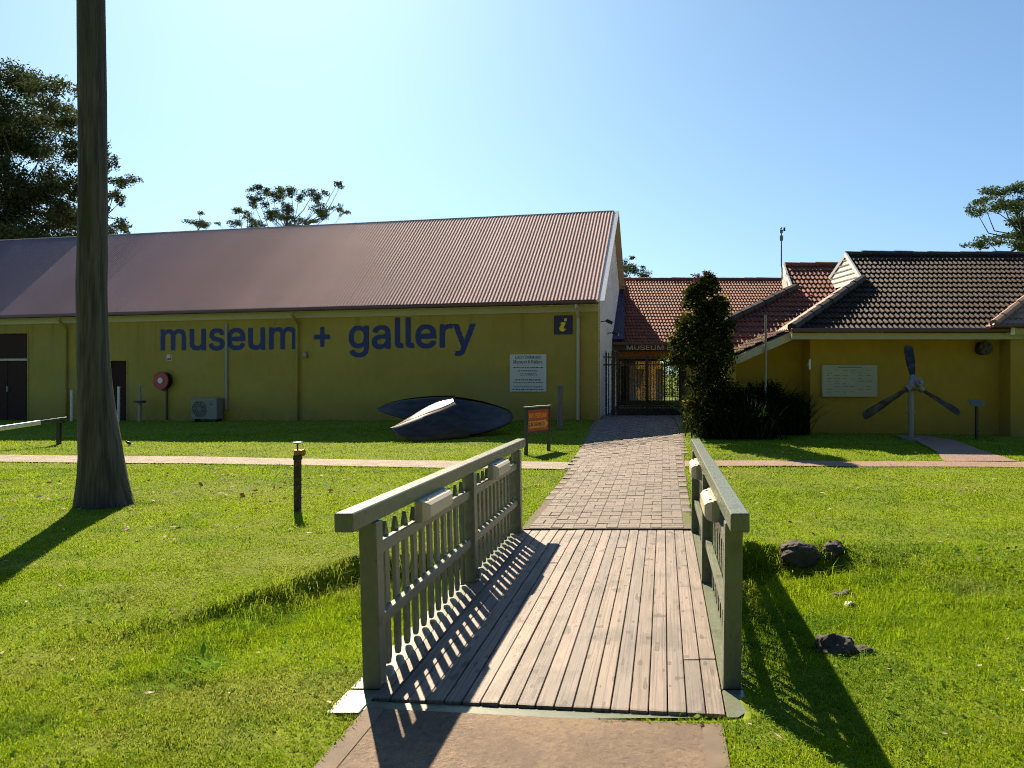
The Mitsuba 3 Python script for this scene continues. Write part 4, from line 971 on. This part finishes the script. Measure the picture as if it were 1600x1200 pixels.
# ------------------------------------------------------------------ foliage
def leaves(clumps, dens, size, colors, seed, droop=.0, flatten=1.0, asp=.45):
    """Leaf quads spread through ellipsoids (centre, radii)."""
    r = np.random.default_rng(seed); Vs, Cs = [], []
    for c, rad in clumps:
        c, rad = np.asarray(c, float), np.asarray(rad, float)
        sub = max(7, int(8 * (rad[0] * rad[2]) ** .5 / (size * 5)))
        n = int(dens * rad[0] * rad[2] / size ** 2)
        # sub-clumps give lumps and gaps
        sc = r.normal(0, 1, (sub, 3)); sc /= np.linalg.norm(sc, axis=1, keepdims=True); sc *= r.random((sub, 1)) ** .4 * .85
        pick = r.integers(sub, size=n)
        p = sc[pick] + np.clip(r.normal(0, .22, (n, 3)), -.45, .45)
        p = c + p * rad
        a = r.normal(0, 1, (n, 3)); a[:, 2] = a[:, 2] * .6 - droop; a /= np.linalg.norm(a, axis=1, keepdims=True)
        b = np.cross(a, r.normal(0, 1, (n, 3))); b /= np.linalg.norm(b, axis=1, keepdims=True) + 1e-9
        l = size * r.uniform(.6, 1.3, (n, 1)); w = l * asp
        q = np.stack([p - a * l * .5, p + b * w * .5, p + a * l * .5, p - b * w * .5], 1)
        Vs.append(q.reshape(-1, 3))
        tone = (r.random((n, 1)) * .6 + .4 * r.random((sub, 1))[pick])
        col = np.asarray(colors[0]) * (1 - tone) + np.asarray(colors[1]) * tone
        if len(colors) > 2:
            k = r.random(n) < colors[3]; col[k] = np.asarray(colors[2])
        Cs.append(np.repeat(col, 4, 0))
    V = np.vstack(Vs); n = len(V) // 4; k = np.arange(n) * 4
    f = np.vstack([np.stack([k, k + 1, k + 2], 1), np.stack([k, k + 2, k + 3], 1)])
    return trimesh.Trimesh(V, f, process=False), np.vstack(Cs)
def gum(label, D, clumps, trunk, seed, size=.16, dens=22.0, cols=((.028, .045, .022), (.085, .105, .045)), spread=1.0, depth=1.0):
    """clumps in photo pixels (cx, cy, rx, ry); the crown's depth is spread at random around D."""
    r = np.random.default_rng(seed); t = thing('gum_tree', label, 'tree', None)
    cl, br = [], []
    tx, ty = trunk; base = P(tx, ty, D); gq = gz(np.clip(base[0], -33, 33), min(D, 46.))
    top = P(tx, min(c[1] for c in clumps) + 20, D)
    fork = base * .45 + top * .55
    fork = base + (top - base) * .35
    br.append(tube([[base[0], D, gq - .3], [base[0], D, (gq + base[2]) / 2], base, fork, fork + (top - fork) * .5], [.30, .26, .18, .12, .06], 8))
    for cx, cy, rx, ry in clumps:
        dd = D + r.normal(0, 1) * 1.6 * depth
        c = P(cx, cy, dd); s = dd / F
        cl.append((c, (rx * s * 1.18, max(rx, ry) * s * 1.1 * spread, ry * s * 1.2)))
        st = base + (fork - base) * r.uniform(.2, 1.2) if c[2] > base[2] else base + [0, 0, -1]
        mid = st * .42 + c * .58 + r.normal(0, .3, 3); mid[2] -= .22 * abs(c[0] - st[0]) + .2
        br.append(tube([st, mid, c], [.05, .03, .012], 5))
        for _ in range(4):
            e = c + r.normal(0, .55, 3) * np.array([rx * s, rx * s, ry * s]); br.append(tube([c, (c + e) / 2 + r.normal(0, .08, 3), e], [.018, .012, .005], 4))
    put(t + '__trunk', cat_mesh(br), 'branch', smooth=True)
    m, c = leaves(cl, dens, size, cols, seed + 1, .5)
    put(t + '__crown', m, 'leaf_gum', color=c)
    return t
gum('dense dark gum tree behind the hall at the left edge of the picture', 46, [(-60, 150, 50, 35), (30, 122, 46, 22), (88, 150, 40, 22), (-10, 165, 40, 25), (40, 182, 50, 22), (104, 188, 30, 18), (5, 225, 45, 28), (68, 232, 42, 24), (108, 240, 28, 18), (22, 285, 42, 30), (80, 285, 42, 22), (-50, 260, 50, 50), (55, 330, 46, 28), (5, 345, 40, 30), (105, 335, 26, 22), (-60, 340, 50, 40), (90, 362, 35, 14), (20, 375, 40, 12), (118, 300, 14, 14), (60, 305, 40, 18), (30, 365, 50, 25), (110, 350, 25, 25)], (10, 350), 11, .2, 62)
gum('slender gum tree rising just right of the foreground trunk above the roof', 44, [(172, 254, 11, 15), (160, 235, 10, 14), (183, 288, 14, 10), (203, 283, 17, 9), (176, 306, 14, 10), (188, 316, 9, 6), (168, 335, 14, 12), (186, 352, 16, 9), (198, 358, 10, 6), (150, 320, 16, 30), (172, 360, 14, 10)], (158, 380), 21, .15, 40)
gum('small far gum tree showing over the hall roof, leftmost of the three above the ridge', 60, [(306, 349, 15, 7), (318, 351, 10, 6), (312, 333, 7, 4)], (310, 375), 31, .15, 40)
gum('low far gum tree showing over the hall roof just left of the spreading one', 60, [(372, 329, 11, 5), (386, 335, 10, 5), (364, 349, 13, 6), (392, 347, 12, 7), (341, 349, 5, 3), (400, 352, 12, 6)], (384, 376), 41, .15, 40)
gum('spreading far gum tree with umbrella like clumps over the middle of the hall roof', 58, [(402, 296, 13, 7), (415, 299, 10, 6), (395, 313, 13, 8), (406, 318, 12, 7), (428, 310, 14, 9), (437, 299, 12, 7), (455, 297, 16, 8), (468, 305, 9, 8), (421, 340, 13, 9), (432, 333, 12, 8), (452, 327, 13, 11), (446, 340, 11, 8), (490, 301, 10, 6), (502, 305, 9, 7), (495, 312, 9, 7), (497, 328, 14, 9), (506, 337, 10, 9), (478, 344, 14, 6), (462, 340, 9, 7), (527, 287, 8, 4), (532, 291, 5, 4), (527, 325, 10, 6), (537, 332, 8, 5)], (448, 380), 51, .15, 40)
gum('distant gum tree between the hall gable and the tiled roof', 56, [(975, 418, 12, 10), (988, 421, 12, 9), (1004, 430, 14, 7), (987, 402, 6, 3), (1003, 420, 6, 4), (968, 432, 12, 9)], (985, 455), 61, .14, 40, ((.035, .055, .030), (.085, .11, .06)))
gum('gum tree behind the dark tiled roof at the right edge of the picture', 44, [(1560, 300, 26, 9), (1590, 292, 22, 10), (1535, 313, 18, 7), (1525, 330, 16, 8), (1550, 326, 22, 9), (1580, 318, 22, 10), (1605, 320, 22, 20), (1600, 350, 22, 14), (1575, 372, 32, 9), (1545, 378, 24, 8), (1525, 384, 18, 7), (1595, 384, 20, 10), (1640, 330, 30, 30)], (1597, 392), 71, .16, 40, ((.03, .055, .03), (.10, .14, .05)))
# crown of the foreground tree, high above the picture
r = np.random.default_rng(5)
cl, br = [], []
top = np.array([cxs[-1], DT, zz[-1]])
for k in range(9):
    a = k * 2.4; c = top + [1.9 * math.cos(a), 1.9 * math.sin(a), .8 + .35 * k]
    cl.append((c, (1.3, 1.3, .7))); br.append(tube([top - [0, 0, .1], (top + c) / 2 + [0, 0, .2], c], [.14, .09, .04], 6))
put(TREE + '__limb', cat_mesh(br), 'branch', smooth=True)
m, c = leaves(cl, 3.0, .16, ((.028, .045, .022), (.085, .105, .045)), 6, .5)
put(TREE + '__crown', m, 'leaf_gum', color=c)

# unseen trees added behind the viewer to block sky light from that side
r = np.random.default_rng(77); cl = []; br = []
for k in range(34):
    a = math.radians(182 + 176 * (k + r.uniform(-.3, .3)) / 33); R_ = r.uniform(15, 24)
    bx, by = R_ * 1.25 * math.cos(a), R_ * math.sin(a) + 1.0; hh = r.uniform(15, 22)
    br.append(tube([[bx, by, -.4], [bx + r.normal(0, .3), by, hh * .5], [bx + r.normal(0, .5), by, hh * .9]], [.32, .24, .08], 6))
    for q in range(7):
        z = hh * (.12 + .85 * q / 6); cl.append(([bx + r.normal(0, 1.2), by + r.normal(0, 1.2), z], (2.6, 2.4, 2.0)))
put('added_woodland__trunks', cat_mesh(br), 'branch', smooth=True)
m, c = leaves(cl, 15, .55, ((.028, .045, .022), (.085, .105, .045)), 78, .3)
put('added_woodland__canopy', m, 'leaf_gum', color=c)
labels['added_woodland'] = {'label': 'unseen gum trees added behind the viewer to block sky light', 'category': 'added_woodland', 'kind': 'stuff'}

# lilly-pilly like conical tree by the gate
t = thing('conical_tree', 'dense dark conical tree beside the gate with reddish new leaves on top', 'tree')
D = 17.5; s = D / F
def pc(px, py, rx, ry, d=0): return (P(px, py, D + d), (rx * s * 1.22, rx * s * 1.1, ry * s * 1.12))
cl = [pc(1100, 440, 13, 12), pc(1112, 446, 13, 12), pc(1094, 452, 18, 14), pc(1104, 462, 24, 18), pc(1086, 476, 22, 18), pc(1118, 480, 22, 20), pc(1100, 492, 32, 24), pc(1078, 508, 24, 18), pc(1124, 512, 22, 22), pc(1098, 525, 42, 26), pc(1068, 534, 20, 16), pc(1130, 540, 20, 22), pc(1090, 552, 40, 22), pc(1066, 560, 18, 12), pc(1118, 570, 32, 26), pc(1100, 590, 32, 26), pc(1124, 612, 28, 28), pc(1104, 630, 28, 26), pc(1110, 655, 32, 22)]
m, c = leaves(cl, 60, .085, ((.014, .022, .008), (.045, .062, .014), (.20, .19, .04), .12), 81, .2, asp=.55)  # scattered pale leaves: sunlit highlights put into the leaf colour
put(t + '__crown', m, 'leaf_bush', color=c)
m, c = leaves([pc(1098, 432, 13, 8), pc(1112, 434, 10, 8), pc(1088, 440, 9, 7), pc(1105, 424, 6, 5)], 22, .07, ((.05, .04, .02), (.14, .075, .04)), 82, -.3)
k = put(t + '__shoot', m, 'leaf_bush', color=c); labels[k] = {'label': 'reddish new growth at the top of the crown'}
gq = gz(P(1100, 600, D)[0], D)
put(t + '__trunk', tube([[P(1100, 600, D)[0], D, gq - .1], P(1100, 560, D), P(1100, 450, D)], [.10, .07, .02], 8), 'branch', smooth=True)
# bush seen through the gate
m, c = leaves([((ex(1044, 42), 42, 1.0), (1.6, .8, 1.0)), ((ex(1050, 42), 42.5, 2.6), (1.7, .9, 1.2)), ((ex(1060, 42), 41.5, .8), (1.6, .8, .7)), ((ex(1064, 42), 42.5, 2.4), (1.6, .8, 1.3)), ((ex(1052, 42), 43, 4.2), (2.0, .9, 1.2))], 16, .16, ((.06, .10, .02), (.16, .22, .05)), 91)
put(EP + '__crown', m, 'leaf_bush', color=c)
put(EP + '__stem', tube([[ex(1050, 42), 42, .2], [ex(1050, 42), 42, 1.6]], [.06, .03], 6), 'branch')
# strappy dark plants under the side wall
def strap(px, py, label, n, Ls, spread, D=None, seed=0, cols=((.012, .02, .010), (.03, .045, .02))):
    r = np.random.default_rng(seed); q = G(px, py) if D is None else P(px, py, D); q[2] = gz(q[0], q[1])
    t = thing('strappy_plant', label, 'plant', None); V, Fc, C = [], [], []
    for i in range(n):
        a = r.uniform(0, 2 * np.pi); L = Ls * r.uniform(.6, 1.1); d = np.array([math.cos(a), math.sin(a), 0]); w = np.array([-d[1], d[0], 0]) * .016
        b = q + r.normal(0, .16 * spread, 3) * [1, 1, 0]; lean = r.uniform(.15, .75) * spread; k = len(V) * 0 + sum(len(x) for x in V)
        pts = [b + d * lean * L * s ** 1.6 + [0, 0, L * (s - .35 * lean * s ** 2.2)] for s in (0, .35, .7, 1)]
        V.append(np.array([pts[0] - w, pts[0] + w, pts[1] - w, pts[1] + w, pts[2] - w * .7, pts[2] + w * .7, pts[3]]))
        Fc += [[k, k + 1, k + 3], [k, k + 3, k + 2], [k + 2, k + 3, k + 5], [k + 2, k + 5, k + 4], [k + 4, k + 5, k + 6]]
        tt = r.random(); C.append(np.tile(np.asarray(cols[0]) * (1 - tt) + np.asarray(cols[1]) * tt, (7, 1)))
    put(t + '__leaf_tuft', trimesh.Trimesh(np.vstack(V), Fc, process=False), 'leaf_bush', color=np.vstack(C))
t = thing('shrub', 'low rounded near black shrub between the conical tree and the ochre wall corner', 'shrub')
D = 17.6; s = D / F
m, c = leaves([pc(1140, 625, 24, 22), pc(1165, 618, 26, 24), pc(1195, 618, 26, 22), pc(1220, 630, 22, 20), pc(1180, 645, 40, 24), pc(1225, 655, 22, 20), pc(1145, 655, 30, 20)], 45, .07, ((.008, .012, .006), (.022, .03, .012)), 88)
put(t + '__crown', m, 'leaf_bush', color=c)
put(t + '__stem', tube([[pc(1180, 680, 1, 1)[0][0], D, gz(pc(1180, 680, 1, 1)[0][0], D) - .1], pc(1182, 640, 1, 1)[0]], [.05, .03], 6), 'branch')
strap(1105, 676, 'dark strappy plant at the foot of the conical tree, nearest the gate', 420, 1.2, 1.3, seed=1)
strap(1150, 672, 'tall dark strappy plant below the low end of the sloping verge', 500, 1.35, 1.2, seed=2)
strap(1195, 674, 'dark strappy plant in front of the thin downpipe', 500, 1.3, 1.25, seed=3)
strap(1232, 678, 'dark strappy plant beside the corner of the ochre wall', 420, 1.05, 1.2, seed=4)
strap(1175, 684, 'low dark strappy plant in front of the taller strappy plants', 500, 1.0, 1.5, seed=5)
strap(1130, 684, 'low dark strappy plant at the edge of the brick path bed', 420, .9, 1.5, seed=6)
# plants along the edge of the side roof
RP = 'roof_plant'
m, c = leaves([((x, 17.85 + .25 * (i % 3), rez - (XA - x) * .455 + .04), (.16, .25, .09)) for i, x in enumerate(np.linspace(5.0, 5.75, 9))], 4, .05, ((.10, .12, .06), (.22, .22, .12)), 95, -.5)
put(RP + '__leaves', m, 'leaf_bush', color=c)

# ------------------------------------------------------------------ stones at the ditch and the drain pipe
def rock(px, py, size, label, seed, lift=-.05):
    q = G(px, py); r = np.random.default_rng(seed)
    m = trimesh.creation.icosphere(4, 1.0); v = np.array(m.vertices)
    v = np.sign(v) * np.abs(v) ** .8
    d = meshkit.fbm(v * 1.3 + seed * 7.1, 4) - .5; v = v * (1 + .95 * d)[:, None] * np.asarray(size)
    v += [q[0], q[1], q[2] + size[2] * lift]
    t = thing('stone', label, 'stone')
    scene.__setitem__(t, mikit.ply(trimesh.Trimesh(v, m.faces, process=False), 'stone_surface', smooth=True))
rock(1246, 866, (.17, .12, .11), 'wide dark stone on the bank right of the bridge', 1)
rock(1301, 864, (.11, .10, .12), 'rounded dark stone at the right end of the ditch bank', 2)
rock(1303, 1020, (.11, .10, .11), 'dark stone catching light beside the railing shadow', 4)
rock(1345, 1022, (.09, .07, .05), 'low brown stone partly sunk in the grass, lowest of the ditch stones', 5)
rock(1320, 942, (.10, .08, .06), 'flat stone lying over the white drain pipe', 6, .55)
t = thing('drain_pipe', 'white end of a drain pipe poking out of the grass under a flat stone', 'pipe')
q = G(1328, 958)
put(t + '__sleeve', cyl(q + [.01, .05, .045], q + [0, -.05, .062], .034, 20), 'white_paint', smooth=40)
put(t + '__bore', cyl(q + [0, -.03, .0617], q + [0, -.0515, .062], .027, 16), 'black_iron')

# small bird on the lawn
t = thing('bird', 'small dark bird standing on the lawn at the edge of the hall shadow', 'bird')
q = G(201, 697)
body = trimesh.creation.icosphere(2, 1).apply_scale([.075, .04, .04]).apply_transform(trimesh.transformations.rotation_matrix(.5, [0, 1, 0])).apply_translation(q + [0, 0, .085])
head = trimesh.creation.icosphere(2, .028).apply_translation(q + [-.06, 0, .135])
put(t + '__body', cat_mesh([body, head]), 'black_iron', smooth=True)
put(t + '__beak', trimesh.creation.cone(.009, .035, sections=6).apply_transform(trimesh.transformations.rotation_matrix(-math.pi / 2, [0, 1, 0])).apply_translation(q + [-.08, 0, .135]), 'sign_amber')
put(t + '__tail', cbox(q + [.05, -.015, .05], q + [.15, .015, .062]), 'black_iron')
for sdx in (-.012, .012): put(t + '__leg', cyl(q + [0, sdx, -.01], q + [0, sdx, .06], .004, 5), 'black_iron')

# ------------------------------------------------------------------ grass
hall_poly = Polygon([tuple(WALL_R), tuple(WALL_R + TL * LEN), tuple(WALL_R + TL * LEN + GD * 9), tuple(WALL_R + GD * 9.2)])
rb_poly = sbox(6.6, 17.9, 17, 23).union(sbox(5.1, 18.4, 8, 23)).union(sbox(ex(1578, 16.6), 16.6, 18.6, 18.2)).union(sbox(2.4, 27.8, 12, 38)).union(sbox(5.2, 19.0, 16, 30))
keep_out = shapely.union_all([brick_poly.buffer(-.02), left_path.buffer(-.03), right_path.buffer(-.03), prop_path.buffer(-.03), pad_poly.buffer(-.015), bridge_poly.buffer(-.08), hall_poly.buffer(-.01), rb_poly])
shapely.prepare(keep_out)
def blades(N, d0, d1, seed):
    r = np.random.default_rng(seed)
    y = d0 + (d1 - d0) * r.random(N); x = (r.random(N) * 2 - 1) * (.70 * y + 1.3)
    # under-deck grass is only grown at the deck's edges
    ok = ~shapely.contains_xy(keep_out, x, y); x, y = x[ok], y[ok]; n = len(x)
    z = ground(x, y)
    lawn = meshkit.fbm(np.stack([x * .8, y * .8, x * 0], -1), 4); fine = meshkit.fbm(np.stack([x * 5, y * 5, x * 0 + 3], -1), 3)
    dt, sl_, am_ = ditch(x, y, True); dt = -dt
    lip = np.exp(-((sl_ - .10) / .16) ** 2) * np.clip(am_ / .15, 0, 1) * np.clip(1.6 * meshkit.noise(np.stack([x * 6, y * 6, x * 0 + 21], -1)) - .3, 0, 1)
    weed = meshkit.fbm(np.stack([x * 1.6 + 30, y * 1.6, x * 0 + 8], -1), 4)
    long_ = np.clip(dt / .16, 0, 1)
    near_edge = np.clip(1 - (y - 3.2) / 3.2, 0, 1)
    hgt = (.017 + .020 * fine ** 1.5) * (1 + 2.3 * long_ * (.35 + fine)) * (1 + .25 * near_edge) * r.uniform(.6, 1.45, n)
    hgt *= 1 + 2.6 * lip
    tall = r.random(n) < .012 + .05 * long_; hgt[tall] *= 1.9
    w = np.maximum(.0042, .00085 * y) * r.uniform(.6, 1.3, n)
    hgt = np.maximum(hgt, .0019 * y)
    dry = np.clip((meshkit.fbm(np.stack([x * 1.1 + 9, y * 1.1 + 4, x * 0 + 1], -1), 4) - .58) * 5, 0, 1)
    dry = np.maximum(dry * .35, .6 * np.exp(-((x + 1.25) / .9) ** 2 - ((y - 4.15) / .28) ** 2))
    hgt *= 1 - .45 * dry
    tuft = meshkit.noise(np.stack([x * 13, y * 13, x * 0 + 5], -1)); hgt *= .72 + .55 * tuft
    a = r.uniform(0, 2 * np.pi, n); lean = r.uniform(.25, 1.25, n)
    d = np.stack([np.cos(a), np.sin(a), a * 0], 1); side = np.stack([-np.sin(a + r.normal(0, .6, n)), np.cos(a), a * 0], 1)
    p0 = np.stack([x, y, z - .004], 1); up = np.array([0, 0, 1.0])
    p1 = p0 + up * (hgt * .62)[:, None] + d * (hgt * lean * .30)[:, None]; p2 = p0 + up * (hgt * (1 - .30 * lean))[:, None] + d * (hgt * lean * .95)[:, None]
    sw = side * w[:, None] * .5
    V = np.stack([p0 - sw, p0 + sw, p1 - sw * .85, p1 + sw * .85, p2], 1).reshape(-1, 3); k = np.arange(n) * 5
    f = np.vstack([np.stack([k, k + 1, k + 3], 1), np.stack([k, k + 3, k + 2], 1), np.stack([k + 2, k + 3, k + 4], 1)])
    c0, c1, c2, c3 = np.array([.178, .290, .009]), np.array([.275, .388, .013]), np.array([.29, .27, .09]), np.array([.085, .19, .022])
    tt = np.clip(.75 * (lawn - .25) * 1.4 + .45 * (r.random(n) - .5) + .15, 0, 1)[:, None]
    C = c0 * (1 - tt) + c1 * tt
    C = np.where((weed > .60)[:, None], .45 * C + .55 * c3, C)
    dr_ = np.clip(dry + (r.random(n) < .06) * .7, 0, 1)[:, None]
    C = C * (1 - dr_) + c2 * dr_
    return trimesh.Trimesh(V, f, process=False), np.repeat(C, 5, 0)
ms, cs = zip(*[blades(n, a, b, 100 + i) for i, (n, a, b) in enumerate(((170000, 2.6, 4.6), (165000, 4.6, 7), (165000, 7, 11), (122000, 11, 16), (75000, 16, 24), (15000, 24, 31)))])
put('grass', cat_mesh(list(ms)), 'grass_blade', color=np.vstack(cs))
labels['grass'] = {'label': 'bright sunlit lawn grass around the bridge and paths', 'category': 'grass', 'kind': 'stuff'}

# broad-leaved weeds, fallen leaves
def litter(N, seed, size, cols, region, lift=.02, flat=.25):
    r = np.random.default_rng(seed); y = region[0] + (region[1] - region[0]) * r.random(N) ** .8; x = (region[2] + (region[3] - region[2]) * r.random(N)) * y
    ok = ~shapely.contains_xy(keep_out, x, y); x, y = x[ok], y[ok]; n = len(x)
    p = np.stack([x, y, ground(x, y) + lift + .0012 * y], 1); a = r.normal(0, 1, (n, 3)) * [1, 1, flat]; a /= np.linalg.norm(a, axis=1, keepdims=True)
    b = np.cross(a, r.normal(0, 1, (n, 3)) * [flat, flat, 1]); b /= np.linalg.norm(b, axis=1, keepdims=True) + 1e-9
    l = size * r.uniform(.5, 1.4, (n, 1)) * (.7 + .06 * y[:, None]); w = l * r.uniform(.25, .6, (n, 1))
    V = np.stack([p - a * l / 2, p + b * w / 2, p + a * l / 2, p - b * w / 2 + [0, 0, .004]], 1).reshape(-1, 3); k = np.arange(n) * 4
    c = np.asarray(cols)[r.integers(len(cols), size=n)]
    return trimesh.Trimesh(V, np.vstack([np.stack([k, k + 1, k + 2], 1), np.stack([k, k + 2, k + 3], 1)]), process=False), np.repeat(c, 4, 0)
m1, c1 = litter(620, 200, .042, [(.42, .36, .28), (.48, .44, .38), (.50, .46, .40), (.14, .09, .06)], (3.2, 15, -.66, .66))
m2, c2 = litter(260, 201, .06, [(.5, .45, .38), (.40, .33, .25), (.16, .1, .06)], (8, 15, -.66, -.15))
put('fallen_leaves', cat_mesh([m1, m2]), 'leaf_dry', color=np.vstack([c1, c2]))
labels['fallen_leaves'] = {'label': 'pale and brown fallen gum leaves scattered over the lawn', 'category': 'fallen leaves', 'kind': 'stuff'}
m3, c3 = litter(4200, 202, .035, [(.12, .23, .03), (.15, .26, .035), (.10, .20, .03)], (3.2, 7.5, .12, .66), .022, .5)
m4, c4 = litter(900, 203, .035, [(.12, .23, .03), (.15, .26, .035)], (3.2, 6.0, -.66, -.2), .022, .5)
put('clover', cat_mesh([m3, m4]), 'leaf_bush', color=np.vstack([c3, c4]))
labels['clover'] = {'label': 'dark clover and flat weeds growing through the near lawn', 'category': 'weeds', 'kind': 'stuff'}
t = thing('weed', 'small leafy green weed in the longer grass left of the bridge', 'plant')
q = G(322, 1062); V, Fc = [], []
r = np.random.default_rng(9)
for i in range(26):
    a = r.uniform(0, 6.28); l = r.uniform(.05, .10); b = q + np.array([r.normal(0, .05), r.normal(0, .03), r.uniform(.02, .12)])
    d = np.array([math.cos(a), math.sin(a), r.uniform(.1, .8)]); w = nrm(np.cross(d, [0, 0, 1])) * l * .17; k = len(V)
    V += [b, b + d * l * .5 + w, b + d * l, b + d * l * .5 - w]; Fc += [[k, k + 1, k + 2], [k, k + 2, k + 3]]
put(t + '__leaf', trimesh.Trimesh(V, Fc, process=False), 'leaf_bush', color=np.tile([.16, .30, .04], (len(V), 1)))
